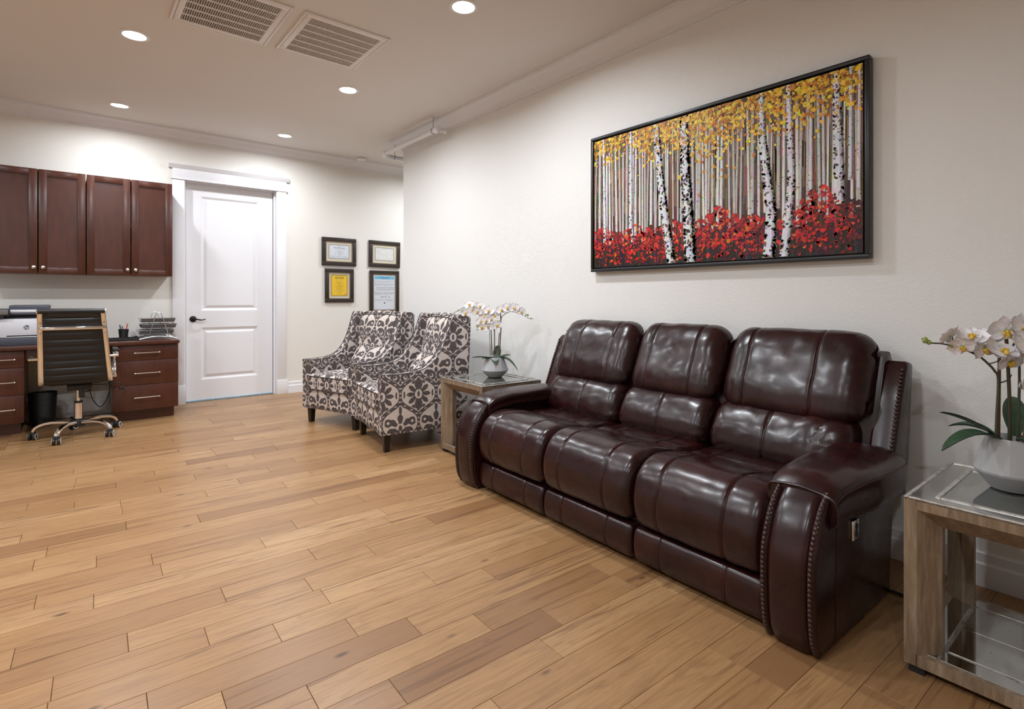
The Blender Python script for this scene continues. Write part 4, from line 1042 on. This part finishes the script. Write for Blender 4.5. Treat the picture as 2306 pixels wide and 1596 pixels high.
def reds(n, h, lo=0, hi=1.0):
    for i in range(n):
        u = prn.uniform(0, CWd); top = rtop(u); v = top * (1 - prn.random() ** 1.15 * .93) * hi + lo
        c = prn.choice(RED)
        if v < .07 and prn.random() < .75: c = (58, 14, 18)
        if u > 1.52: c = tuple(x * .55 for x in c)
        if prn.random() < .05: c = (226, 110, 34)
        dab(u, v, prn.uniform(.004, .014), jit(c, 12), h + prn.random() * .0003)
leaves(1500, .0012); reds(1700, .0012)
for i in range(60):
    u = prn.uniform(0, CWd); v = prn.uniform(.62, .8); a = prn.uniform(.3, 2.8); L = prn.uniform(.02, .07)
    poly2([(clampu(u), v), (clampu(u + .003), v), (clampu(u + L * cos(a)), clampv(v + L * sin(a)))], prn.choice(((70, 48, 30), (226, 222, 210), (50, 36, 26))), .0016)
for path, w0, w1, h in (([(.085, CHt), (.098, .18)], .018, .028, .0019), ([(.312, CHt), (.312, .24)], .022, .032, .0019), ([(.505, CHt), (.53, .575), (.567, .30), (.614, .004)], .040, .062, .0021), ([(.698, CHt), (.705, .585), (.725, .285), (.74, .004)], .052, .080, .0022),
                        ([(1.153, CHt), (1.158, .65), (1.182, .42), (1.204, .22), (1.192, .004)], .030, .066, .0022), ([(1.29, CHt), (1.297, .62), (1.303, .40), (1.29, .21), (1.268, .004)], .026, .048, .0022), ([(1.508, CHt), (1.514, .57), (1.522, .235)], .036, .048, .0021), ([(1.568, CHt), (1.566, .34)], .014, .02, .0019), ([(1.604, CHt), (1.60, .30)], .012, .016, .0019)):
    trunk(path, w0, w1, h, (226, 226, 234), 1.5)
leaves(800, .0026); 
for i in range(420):
    u = prn.choice((prn.uniform(.02, .5), prn.uniform(.78, 1.15), prn.uniform(1.33, 1.6))); v = rtop(u) * prn.random() ** .7 * .9; dab(u, v, prn.uniform(.004, .012), jit(prn.choice(RED), 12), .0027)
me = bpy.data.meshes.new('paint_strokes'); me.from_pydata(PV, [], PF); me.materials.append(M_OIL)
ca = me.color_attributes.new('paint', 'FLOAT_COLOR', 'POINT'); ca.data.foreach_set('color', [x for c in PC for x in c])
mbx = wm_of(pt).inverted(); me.transform(mbx); tag(link('paint_strokes', me, pt), kind='stuff')

# ================================================================== framed papers on the back wall
def text_mb(s, size, depth=0.0, bold=0.0, shear=0.0, align='CENTER'):
    cu = bpy.data.curves.new('t', 'FONT'); cu.body = s; cu.size = size; cu.align_x = align; cu.align_y = 'CENTER'; cu.offset = bold; cu.shear = shear; cu.extrude = depth; cu.resolution_u = 3
    ob = bpy.data.objects.new('t', cu); COL.objects.link(ob); dg = bpy.context.evaluated_depsgraph_get(); ev = ob.evaluated_get(dg); m = ev.to_mesh()
    mb = MB(); mb.add([v.co[:] for v in m.vertices], [tuple(p.vertices) for p in m.polygons]); ev.to_mesh_clear(); bpy.data.objects.remove(ob, do_unlink=True); bpy.data.curves.remove(cu); return mb
M_FRWOOD = Mat('dark walnut frame', (.028, .018, .014), .4).m
M_MAT = Mat('cream mat board', (.62, .57, .47), .8).m
M_GILT = Mat('thin gilt fillet', (.45, .34, .2), .4, .6).m
M_PAPER = Mat('white paper', (.66, .70, .76), .7).m
M_PAPER2 = Mat('ivory paper', (.70, .70, .68), .7).m
M_YELLOW = Mat('yellow notice paper', (.78, .50, .02), .65).m
M_INK = Mat('black ink', (.03, .03, .035), .7).m
M_INKG = Mat('grey ink', (.22, .23, .25), .7).m
M_BLUE = Mat('blue header ink', (.16, .45, .66), .7).m
M_GLASS = Mat('picture glazing', (1, 1, 1), .04, trans=1.0, ior=1.45).m
def doc(x0, x1, z0, z1, fw, mw, paper, label, kind, tilt=0.0):
    xc, zc = (x0 + x1) / 2, (z0 + z1) / 2
    t = thing('framed_document', (xc, DY, zc), label, 'framed document', group='framed documents on the back wall'); t.rotation_euler = (0, tilt, 0)
    w_, h_ = x1 - x0, z1 - z0; W2, H2 = w_ / 2, h_ / 2; d = .026
    def B(n, a0, a1, b0, b1, y0, y1, m, par=None, bev=0): return build(n, MB().box(a0, a1, -y1, -y0, b0, b1, bev), m, par or t, bev > 0)
    for a in ((-W2, W2, H2 - fw, H2), (-W2, W2, -H2, -H2 + fw), (-W2, -W2 + fw, -H2 + fw, H2 - fw), (W2 - fw, W2, -H2 + fw, H2 - fw)): B('frame_side', *a, 0, d, M_FRWOOD, None, .003)
    e = .006
    for a in ((-W2 + fw, W2 - fw, H2 - fw - e, H2 - fw), (-W2 + fw, W2 - fw, -H2 + fw, -H2 + fw + e), (-W2 + fw, -W2 + fw + e, -H2 + fw, H2 - fw), (W2 - fw - e, W2 - fw, -H2 + fw, H2 - fw)): B('fillet', *a, .004, .019, M_GILT)
    B('mat', -W2 + fw, W2 - fw, -H2 + fw, H2 - fw, .004, .010, M_MAT)
    pw, phh = W2 - fw - mw, H2 - fw - mw
    B('black_line', -pw - .005, pw + .005, -phh - .005, phh + .005, .010, .0104, M_INK)
    pp = B('paper', -pw, pw, -phh, phh, .0104, .0112, paper)
    ink = MB(); inkg = MB(); yy = -.01135
    def rect(mb, a0, a1, b0, b1): mb.add([(a0, yy, b0), (a1, yy, b0), (a1, yy, b1), (a0, yy, b1)], [(0, 1, 2, 3)])
    r_ = random.Random(kind)
    def words(mb, xa, xb, z, hh, dens=.8):
        x = xa
        while x < xb:
            L = r_.uniform(.008, .028)
            if r_.random() < dens: rect(mb, x, min(xb, x + L), z - hh / 2, z + hh / 2)
            x += L + .004
    def txt(s, size, x, z, mb, bold=.0, **k):
        q = text_mb(s, size, 0, bold, **k); mb.add([(x + a, yy, z + b) for a, b, c in q.v], q.f)
    def border(mb, ins, th):
        a, b = pw - ins, phh - ins
        for q in ((-a, a, b - th, b), (-a, a, -b, -b + th), (-a, -a + th, -b, b), (a - th, a, -b, b)): rect(mb, *q)
    if kind == 1:
        border(inkg, .006, .0008); words(ink, -.075, .075, phh - .035, .006, .95); words(inkg, -.01, .012, phh - .018, .007); words(inkg, -.05, .07, phh - .055, .002)
        for i in range(5): words(inkg, -.055, .06, phh - .075 - i * .012, .0025, .7)
        for k_ in range(40):
            a = k_ / 40 * 2 * pi; rr = r_.uniform(.018, .028); rect(inkg, rr * cos(a), rr * cos(a) + .003, -.005 + rr * sin(a), -.005 + rr * sin(a) + .002)
        for i in range(3): words(inkg, -pw + .015, pw - .015, -phh + .03 - i * .008, .0025, .9)
    elif kind == 2:
        border(ink, .007, .002); txt('NOTICE', .030, 0, phh - .034, ink, .0008)
        for i, (a, hh, mb) in enumerate(((.05, .003, inkg), (.05, .003, inkg), (.03, .004, ink), (.055, .003, ink), (.012, .005, ink), (.05, .003, ink), (.055, .003, ink), (.03, .003, ink), (.045, .003, ink))):
            words(mb, -a, a, phh - .058 - i * .0135 - (.008 if i > 1 else 0), hh, .97)
        for a, z in ((.06, .070), (.062, .062), (.028, .048), (.028, .028)): words(ink if z < .05 else inkg, -a, a, -phh + z, .003, .97)
        words(ink, pw - .04, pw - .016, -phh + .016, .006)
    elif kind == 3:
        for k_ in range(60):
            a = r_.uniform(-pw + .012, pw - .012); b = r_.uniform(-phh + .012, phh - .012)
            if r_.random() < .5: rect(ink if r_.random() < .4 else inkg, a, a + r_.uniform(.004, .02), b, b + .0018)
            else: rect(ink if r_.random() < .4 else inkg, a, a + .0018, b, b + r_.uniform(.006, .02))
        words(ink, -.03, .03, phh - .012, .003)
    else:
        hd = MB(); rect(hd, -pw + .012, pw - .012, phh - .058, phh - .016); hd.v = [(a, b + .0001, c) for a, b, c in hd.v]; build('header_band', hd, M_BLUE, pp, False)
        txt('Do you have a disability?', .0165, 0, phh - .029, ink, .0003, shear=.2); txt('You have rights!', .0165, 0, phh - .046, ink, .0003, shear=.2)
        z = phh - .082
        for blk, n_ in ((0, 2), (0, 3), (.02, 5), (0, 4)):
            for i in range(n_): words(inkg, -pw + .012 + blk, pw - .016 - (.05 if i == n_ - 1 else 0), z, .0042, .96); z -= .0115
            z -= .012
        txt('1-888-392-3732', .0165, -.012, z - .006, ink, .0004); rect(ink, .062, .078, z - .011, z - .001); z -= .034
        for i in range(4): words(inkg, -pw + .014, pw - .014, z, .0026, .8); z -= .009
        rect(ink, -.007, .007, z - .028, z - .006); words(inkg, -.085, -.04, z - .012, .003); words(inkg, .04, .085, z - .012, .003)
    tag(build('ink', ink, M_INK, pp, False), kind='stuff')
    if inkg.v: tag(build('fine_print', inkg, M_INKG, pp, False), kind='stuff')
    return t
doc(2.446, 2.896, 1.565, 1.923, .050, .045, M_PAPER, 'landscape certificate on white paper hung above the yellow notice', 1)
doc(2.486, 2.863, 1.096, 1.526, .048, .036, M_YELLOW, 'yellow notice in a dark walnut frame', 2)
doc(3.075, 3.532, 1.567, 1.922, .050, .046, M_PAPER2, 'landscape chart with small scattered marks beside the wall end', 3, R(.8))
doc(3.087, 3.517, .935, 1.522, .046, .014, M_PAPER, 'tall framed sheet with a blue header behind the armchair', 4)
# ================================================================== cherry wall cabinets
CF = 6.40
def shaker(mb_name, x0, x1, z0, z1, y, par, st=.058):
    mb = MB(); th = .019
    for a in ((x0, x0 + st, z0, z1), (x1 - st, x1, z0, z1), (x0 + st, x1 - st, z0, z0 + st), (x0 + st, x1 - st, z1 - st, z1)): mb.box(a[0], a[1], y, y + th, a[2], a[3], .0012)
    d = build(mb_name, mb, M_CHERRY, par, world=True)
    build('panel', MB().box(x0 + st - .004, x1 - st + .004, y + .010, y + .016, z0 + st - .004, z1 - st + .004), M_CHERRY, d, False, world=True); return d
def knob(x, y, z, par):
    q = MB().lathe([(0, 0), (.006, 0), (.005, .012), (.010, .016), (.0155, .020), (.0165, .025), (.013, .030), (.006, .0325), (0, .033)], 20); q.xf(Matrix.Translation((x, y, z)) @ Matrix.Rotation(R(90), 4, 'X'))
    build('knob', q, M_NICKEL, par, world=True)
for doors, label in ((((-.556, -.222), (-.216, .116)), 'cherry shaker wall cabinet cut off by the left edge'), (((.122, .458), (.465, .805)), 'cherry shaker wall cabinet next to the white door')):
    x0, x1 = doors[0][0], doors[1][1]
    t = thing('wall_cabinet', ((x0 + x1) / 2, DY, 1.37), label, 'cabinet', group='cherry wall cabinets')
    mb = MB(); mb.box(x0 + .002, x1 - .002, CF + .022, DY, 1.372, 1.39); mb.box(x0 + .002, x1 - .002, CF + .022, DY, 2.288, 2.306); mb.box(x0 + .002, x0 + .02, CF + .022, DY, 1.39, 2.288); mb.box(x1 - .02, x1 - .002, CF + .022, DY, 1.39, 2.288); mb.box(x0 + .02, x1 - .02, DY - .012, DY, 1.39, 2.288); mb.box(x0 + .02, x1 - .02, CF + .04, DY, 1.84, 1.858)
    build('body', mb, M_CHERRY, t, False, world=True)
    for k, (a, b) in enumerate(doors):
        d = shaker('door', a + .001, b - .001, 1.369, 2.308, CF, t)
        knob(b - .025 if k == 0 else a + .032, CF, 1.425, d)

# ================================================================== built-in desk
DF = 6.055; DT = .745
def pull(xa, xb, y, z, par):
    mb = MB(); mb.cyl((xa, y - .028, z), (xb, y - .028, z), .0048, n=10)
    for x in (xa, xb):
        mb.cyl((x, y, z), (x, y - .03, z), .006, n=10); mb.sphere((x, y - .03, z), .0088, 12, 8)
    build('pull', mb, M_NICKEL, par, world=True)
for x0, x1, label, hx in ((.304, .812, 'cherry three-drawer pedestal right of the office chair', (.466, .657)), (-.805, -.297, 'cherry three-drawer pedestal cut off by the left edge', (-.545, -.353))):
    t = thing('drawer_pedestal', ((x0 + x1) / 2, 6.4, 0), label, 'cabinet', group='desk pedestals')
    build('body', MB().box(x0, x1, DF + .045, DY - .02, .105, .714), M_CHERRY, t, False, world=True)
    build('toe_kick', MB().box(x0 + .02, x1 - .022, DF + .115, DY - .02, 0, .105), M_CHERRY, t, False, world=True)
    for z0, z1, zh in ((.568, .712, .638), (.340, .564, .448), (.104, .336, .221)):
        d = build('drawer_front', MB().box(x0 - .003, x1 + .002, DF + .024, DF + .043, z0, z1, .0015), M_CHERRY, t, world=True); pull(hx[0], hx[1], DF + .024, zh, d)
wt = build('worktop', MB().box(-.86, .822, DF - .008, DY - .022, .715, DT, .002), M_CHERRY); tag(wt, 'long cherry desk worktop laid over both drawer pedestals', 'worktop')
ap = build('desk_apron', MB().box(-.294, .301, DF + .055, DF + .075, .622, .714, .001), M_CHERRY); tag(ap, 'cherry apron rail across the knee space behind the office chair', 'apron')

# ================================================================== printer
M_LOGO = M_SLATE
t = thing('printer', (-.40, 6.42, DT), 'white and slate laser printer on the desk', 'printer')
px0, px1, pf, pbk = -.66, -.155, 6.20, 6.62
part('base_tray', MB().box(px0, px1, pf - .004, pbk, DT, .812, .004), M_SLATE, t)
part('front_panel', MB().box(px0, px1, pf, pbk, .814, .972, .006), M_GREYPL, t)
part('bypass_slot', MB().box(-.41, px1 - .04, pf - .002, pf + .02, .822, .832), M_BLACK, t, smooth=False)
part('bypass_lip', MB().box(-.408, px1 - .045, pf - .004, pf + .02, .8145, .8215, .001), M_GREYPL, t)
part('output_well', MB().box(px0 + .01, px1 - .01, pf + .06, pbk, .972, 1.008), M_BLACK, t, smooth=False)
part('output_shelf', MB().box(px0 + .005, px1 - .005, pf + .01, pf + .08, .972, .980, .002), M_SLATE, t)
part('side_pillar', MB().box(px1 - .03, px1, pf + .02, pbk, .972, 1.01, .003), M_SLATE, t)
part('scanner_band', MB().box(px0, px1 + .012, pf + .005, pbk, 1.006, 1.026, .004), M_SLATE, t)
part('scanner_bed', MB().box(px0, px1 + .03, pf + .002, pbk, 1.026, 1.050, .005), M_GREYPL, t)
part('document_feeder', MB().box(-.40, px1 + .02, pf + .06, pbk, 1.050, 1.088, .008), M_SLATE, t)
sc_ = part('control_panel', MB().box(-.66, -.385, pf - .055, pf - .03, 1.000, 1.062, .004), M_BLACK, t)
build('screen', MB().box(-.645, -.398, pf - .0565, pf - .054, 1.012, 1.052, .001), Mat('grey touch screen', (.16, .155, .145), .25).m, sc_, world=True)
part('usb_block', MB().box(-.66, -.43, pf + .0, pf + .05, .976, 1.0, .003), M_SLATE, t)
lg = MB().lathe([(0, 0), (.0195, 0), (.0195, .0012), (0, .0012)], 28); lg.xf(Matrix.Translation((-.285, pf, .898)) @ Matrix.Rotation(R(90), 4, 'X')); lo = part('logo_disc', lg, M_SLATE, t)
q = text_mb('hp', .036, 0, .0004, .28); lt = MB().add([(-.285 + a, pf - .0016, .8985 + b) for a, b, c in q.v], q.f); build('logo_letters', lt, M_GREYPL, lo, False, world=True)

# ================================================================== desk things
t = thing('letter_tray_rack', (.66, 6.42, DT), 'steel wire letter tray rack with three stacked mesh trays', 'desk tray')
for y in (6.25, 6.57):
    part('foot_rail', MB().tube(crom([(.515, y, DT + .006), (.60, y, DT + .024), (.68, y, DT + .030), (.76, y, DT + .022), (.825, y, DT + .008)], 5), .0055, 8), M_STEEL, t)
    part('frame_wire', MB().tube(crom([(.588, y, DT + .024), (.62, y, DT + .13), (.648, y, DT + .235), (.665, y, DT + .262), (.685, y, DT + .262), (.70, y, DT + .235), (.728, y, DT + .13), (.758, y, DT + .022)], 5), .0048, 8), M_STEEL, t)
M_TRAY = Mat('grey mesh tray', (.19, .20, .21), .35, .7).m
for k, (z, dx, dy) in enumerate(((DT + .055, -.012, -.01), (DT + .112, .012, .0), (DT + .170, .004, .005))):
    a0, a1, b0, b1 = .525 + dx, .815 + dx, 6.27 + dy, 6.56 + dy; s = .012; mb = MB()
    vs = [(a0 + s, b0 + s, z), (a1 - s, b0 + s, z), (a1 - s, b1 - s, z), (a0 + s, b1 - s, z), (a0, b0, z + .036), (a1, b0, z + .036), (a1, b1, z + .036), (a0, b1, z + .036)]
    mb.add(vs, [(0, 1, 2, 3), (0, 4, 5, 1), (1, 5, 6, 2), (2, 6, 7, 3)]); mb.add([(x, y, zz - .002) for x, y, zz in vs], [(3, 2, 1, 0), (1, 5, 4, 0), (2, 6, 5, 1), (3, 7, 6, 2)])
    tr = part('tray', mb, M_TRAY, t, smooth=False)
    build('rim', MB().tube([(a0, b1, z + .036), (a0, b0, z + .036), (a1, b0, z + .036), (a1, b1, z + .036)], .003, 6), M_STEEL, tr, world=True)
    ps = thing('paper_stack', ((a0 + a1) / 2, (b0 + b1) / 2, z), 'stack of paper in the %s tray of the wire rack' % ('bottom', 'middle', 'top')[k], 'paper', group='papers in the letter trays')
    for j in range(3): build('sheet', MB().box(a0 + .02 + j * .003, a1 - .022 + j * .003, b0 + .02, b1 - .03, z + .002 + j * (.011 if k == 2 else .006), z + .0105 + j * (.011 if k == 2 else .006) - (0 if k == 2 else .005)), M_PAPER2, ps, False, world=True)
t = thing('pen_cup', (.405, 6.44, DT), 'black mesh pen cup on the desk', 'pen cup')
mb = MB(); n = 20
for r0, r1, i in ((.033, .042, 0),):
    mb.lathe([(.030, 0), (.033, .002), (.042, .100), (.040, .100), (.031, .006), (0, .006)], 20)
build('cup', mb, M_MESH, t); build('rim', MB().tube([(.042 * cos(a), .042 * sin(a), .1) for a in [2 * pi * i / 24 for i in range(25)]], .0022, 6), M_BLACK, t)
def pen(dx, dy, lx, ly, L, m, label):
    p = thing('pen', (.405 + dx, 6.44 + dy, DT + .008), label, 'pen'); d = Vector((lx, ly, 1)).normalized()
    build('barrel', MB().tube([(0, 0, 0), tuple(d * L * .97), tuple(d * L)], [.0042, .0045, .0035], 8), m, p); build('clip', MB().tube([tuple(d * L * .72 + Vector((.005, -.002, 0))), tuple(d * L * .96 + Vector((.0045, -.002, 0)))], .0014, 5), M_NICKEL, p)
pen(.008, .0, .16, .0, .150, Mat('red pen plastic', (.62, .05, .03), .4).m, 'red pen leaning in the mesh cup')
pen(-.012, .008, -.12, .05, .138, M_BLACK, 'black pen leaning left in the mesh cup')
pen(-.006, -.014, -.05, -.08, .125, M_SLATE, 'short slate pen at the front of the mesh cup')
t = thing('desk_organizer', (.40, 6.32, DT), 'low black perforated desk tray in front of the pen cup', 'desk tray')
mb = MB(); a0, a1, b0, b1 = .26, .515, 6.27, 6.37
mb.box(a0, a1, b0, b1, DT, DT + .004); mb.box(a0, a1, b0, b0 + .004, DT, DT + .026); mb.box(a0, a1, b1 - .004, b1, DT, DT + .026); mb.box(a0, a0 + .004, b0, b1, DT, DT + .026); mb.box(a1 - .004, a1, b0, b1, DT, DT + .026)
part('tray', mb, M_BLACK, t, smooth=False)
for k in range(9): part('slot', MB().box(a0 + .02 + k * .026, a0 + .033 + k * .026, b0 - .001, b0 + .002, DT + .008, DT + .017), M_SLATE, t, smooth=False)
t = thing('tape_dispenser', (.475, 6.45, DT), 'small dark tape dispenser between pen cup and letter trays', 'tape dispenser')
part('body', MB().prism([(.44, DT), (.52, DT), (.518, DT + .03), (.50, DT + .034), (.46, DT + .022), (.442, DT + .026)], 'y', 6.43, 6.47, .003), M_BLACK, t)
q = MB().lathe([(.012, -.01), (.022, -.01), (.022, .01), (.012, .01)], 20); q.xf(Matrix.Translation((.488, 6.45, DT + .042)) @ Matrix.Rotation(R(90), 4, 'X')); part('tape_roll', q, Mat('clear tape', (.5, .5, .52), .3).m, t)
# waste basket and cables in the knee space
t = thing('waste_basket', (-.188, 6.46, 0), 'round black mesh waste basket under the desk', 'waste basket')
build('wall', MB().lathe([(0, .002), (.086, .002), (.088, .0), (.102, .292), (.099, .292), (.085, .006), (0, .006)], 40), M_MESH, t); build('rim', MB().tube([(.102 * cos(a), .102 * sin(a), .292) for a in [2 * pi * i / 40 for i in range(41)]], .004, 8), M_BLACK, t)
cb = MB().tube(crom([(.13, 6.60, .70), (.125, 6.60, .42), (.155, 6.60, .36), (.165, 6.60, .30), (.14, 6.60, .255), (.10, 6.60, .25), (.06, 6.62, .27)], 6), .0038, 7)
tag(build('power_cable', cb, M_RUBBER), 'black cable curling left behind the office chair under the desk', 'cable')
cb = MB().tube(crom([(.155, 6.62, .70), (.152, 6.62, .32), (.158, 6.62, .22), (.19, 6.62, .13), (.235, 6.62, .085), (.275, 6.62, .14), (.305, 6.62, .24), (.295, 6.62, .34), (.255, 6.62, .43), (.24, 6.62, .70)], 6), .0038, 7)
tag(build('power_cable', cb, M_RUBBER), 'black cable hanging in a long loop under the desk', 'cable')

cb = MB().tube(crom([(2.475, .42, .006), (2.474, .60, .006), (2.476, .80, .006)], 5), .006, 7)
tag(build('floor_cord', cb, M_RUBBER), 'black cord on the floor between the sofa arm and the near end table', 'cord')

# ================================================================== office chair
OC = Vector((.057, 5.77, 0))
t = thing('office_chair', OC, 'black ribbed office chair with chrome frame, seen from behind', 'chair')
def oc(n, mb, m, par=None, **k): return build(n, mb, m, par or t, **k)
oc('hub', MB().lathe([(.030, .078), (.046, .082), (.05, .115), (.044, .138), (.03, .145), (0, .145)], 24), M_BLACK)
for k, a in enumerate((170, 242, 314, 26, 98)):
    ca, sa = cos(R(a)), sin(R(a)); P = [(.035, .112), (.10, .122), (.17, .126), (.235, .115), (.277, .092), (.292, .066)]
    c = crom([(r * ca, r * sa, z) for r, z in P], 4)
    oc('base_arm', MB().tube(c, [1.0 - .25 * i / len(c) for i in range(len(c))], 14, True, (.021, .014, (-ca * .0 + .0, 0, 1))), M_CHROME)
    x, y = .290 * ca, .290 * sa; dr = R(a + (40 if k % 2 else -55)) if k not in (0, 1, 2) else R({0: 250, 1: 265, 2: 255}[k])
    cs = oc('caster', MB().tube([(x, y, .040), (x, y, .062), (x, y, .070)], [.020, .017, .010], 12), M_BLACK)
    ax = Vector((-sin(dr), cos(dr), 0)); fwd = Vector((cos(dr), sin(dr), 0)); cen = Vector((x, y, .0285)) + fwd * .012
    for s in (-1, 1):
        w_ = MB().lathe([(0, -.010), (.022, -.010), (.0275, -.006), (.0285, 0), (.0275, .006), (.022, .010), (0, .010)], 24); w_.xf(Matrix.Translation(cen + ax * s * .0165) @ ax.to_track_quat('Z', 'Y').to_matrix().to_4x4()); wh = oc('wheel', w_, M_BLACK, cs)
        rg = MB().lathe([(.0175, .0095), (.0185, .0112), (.0232, .0112), (.0242, .0095)], 24); rg.xf(Matrix.Translation(cen + ax * s * .0165) @ (ax * s).to_track_quat('Z', 'Y').to_matrix().to_4x4()); oc('wheel_ring', rg, M_WHITE, cs)
oc('lift_sleeve', MB().lathe([(.027, .135), (.027, .282), (.024, .286), (0, .286)], 24), M_CHROME)
oc('gas_lift', MB().lathe([(.0145, .28), (.0145, .40), (0, .40)], 20), M_CHROME)
oc('lift_cap', MB().lathe([(.0285, .274), (.0285, .290), (.02, .292)], 24), M_BLACK)
oc('tilt_mechanism', MB().box(-.075, .085, -.12, .10, .392, .440, .008), M_BLACK); oc('tension_knob', MB().cyl((.02, -.10, .33), (.02, -.10, .40), .02, n=16), M_BLACK)
# back and seat: one ribbed sheet; centre line drifts and narrows to the top
PATH = crom([(.30, .475, 0), (.18, .478, 0), (.02, .472, 0), (-.11, .462, 0), (-.180, .468, 0), (-.222, .505, 0), (-.245, .57, 0), (-.262, .66, 0), (-.290, .78, 0), (-.318, .90, 0), (-.340, 1.0, 0), (-.350, 1.035, 0)], 16)
def cxhw(z): q = min(1, max(0, (z - .46) / .58)); return (-.012 - .030 * q, .232 - .026 * q)
arc = [0]
for a, b in zip(PATH[:-1], PATH[1:]): arc.append(arc[-1] + (b - a).length)
rows = []; RB = .058
for i, p in enumerate(PATH):
    tt = PATH[min(i + 1, len(PATH) - 1)] - PATH[max(i - 1, 0)]; nn = Vector((-tt.y, tt.x, 0)).normalized() * -1
    bul = .013 * abs(sin(pi * arc[i] / RB)) ** .45 + .003; cx_, hw_ = cxhw(p.y); hw_ -= .030
    rows.append((p, nn, bul, cx_, hw_))
mb = MB(); m = 10
for sgn in (1, -1):
    G = [[(cx_ + hw_ * (2 * j / (m - 1) - 1), p.x + nn.x * sgn * (bul if 0 < j < m - 1 else .003), p.y + nn.y * sgn * (bul if 0 < j < m - 1 else .003)) for j in range(m)] for p, nn, bul, cx_, hw_ in rows]
    n0 = len(mb.f); mb.grid(G, len(rows), m)
    if sgn < 0: mb.f = mb.f[:n0] + [f[::-1] for f in mb.f[n0:]]
oc('ribbed_sling', mb, M_RIB, ang=80)
for s in (-1, 1):
    pts = [(cxhw(p.y)[0] + s * (cxhw(p.y)[1] - .014), p.x, p.y) for p in PATH[::4]]
    oc('side_frame', MB().tube(pts, 1.0, 12, True, (.017, .010, (s, 0, 0)) if False else (.0115, .017, (s, 0, 0))), M_CHROME)
cx_, hw_ = cxhw(1.05)
hr = oc('top_roll', MB().cyl((cx_ - hw_ + .002, -.352, 1.048), (cx_ + hw_ - .002, -.352, 1.048), .021, n=18), M_RIB)
for s in (-1, 1): oc('end_cap', MB().cyl((cx_ + s * (hw_ - .002), -.352, 1.048), (cx_ + s * (hw_ + .004), -.352, 1.048), .020, n=18), M_CHROME, hr)
cx_, hw_ = cxhw(.915)
oc('cross_bar', MB().tube([(cx_ - hw_ + .005, -.342, .915), (cx_ - hw_ * .7, -.352, .915), (cx_ + hw_ * .7, -.352, .915), (cx_ + hw_ - .005, -.342, .915)], 1.0, 12, True, (.006, .012, (0, 0, 1))), M_CHROME)
for s in (-1, 1):
    for z in (.955, .875): q = MB().lathe([(0, 0), (.009, 0), (.007, .004), (0, .005)], 12); q.xf(Matrix.Translation((cxhw(z)[0] + s * (cxhw(z)[1] - .014), -.348 + (.955 - z) * .3, z)) @ Matrix.Rotation(R(90), 4, 'X')); oc('bolt', q, M_CHROME)
for s in (-1, 1):
    cx_, hw_ = cxhw(.68); xe = cx_ + s * (hw_ + .045)
    am = oc('armrest', MB().cyl((xe - s * .004, -.262, .676), (xe - s * .004, -.21, .690), .012, n=12), M_BLACK) if s < 0 else oc('armrest', MB().tube(crom([(xe, -.262, .675), (xe, -.20, .705), (xe, -.06, .712), (xe, .05, .70), (xe, .095, .655), (xe, .10, .58), (xe, .06, .50), (xe, .03, .475)], 5), 1.0, 12, True, (.0065, .014, (1, 0, 0)) if False else (.008, .013, (1, 0, 0))), M_CHROME)
    if s > 0: oc('arm_pad', MB().tube(crom([(xe, -.215, .712), (xe, -.06, .722), (xe, .052, .708), (xe, .104, .655), (xe, .108, .56), (xe, .085, .51)], 5), 1.0, 14, True, (.010, .020, (1, 0, 0))), M_RIB, am)
    oc('arm_stud', MB().cyl((cx_ + s * (hw_ - .02), -.262, .676), (xe + s * .012, -.262, .676), .0095, n=12), M_CHROME, am)
    if s > 0: oc('arm_stud', MB().cyl((cx_ + s * (hw_ - .01), .03, .474), (xe + s * .016, .03, .474), .0095, n=12), M_CHROME, am)
oc('tilt_lever', MB().tube([(.06, -.06, .425), (.20, -.06, .418), (.285, -.06, .418), (.288, -.06, .385)], .004, 7), M_BLACK); oc('lever_knob', MB().box(.272, .306, -.075, -.045, .362, .39, .006), M_BLACK)
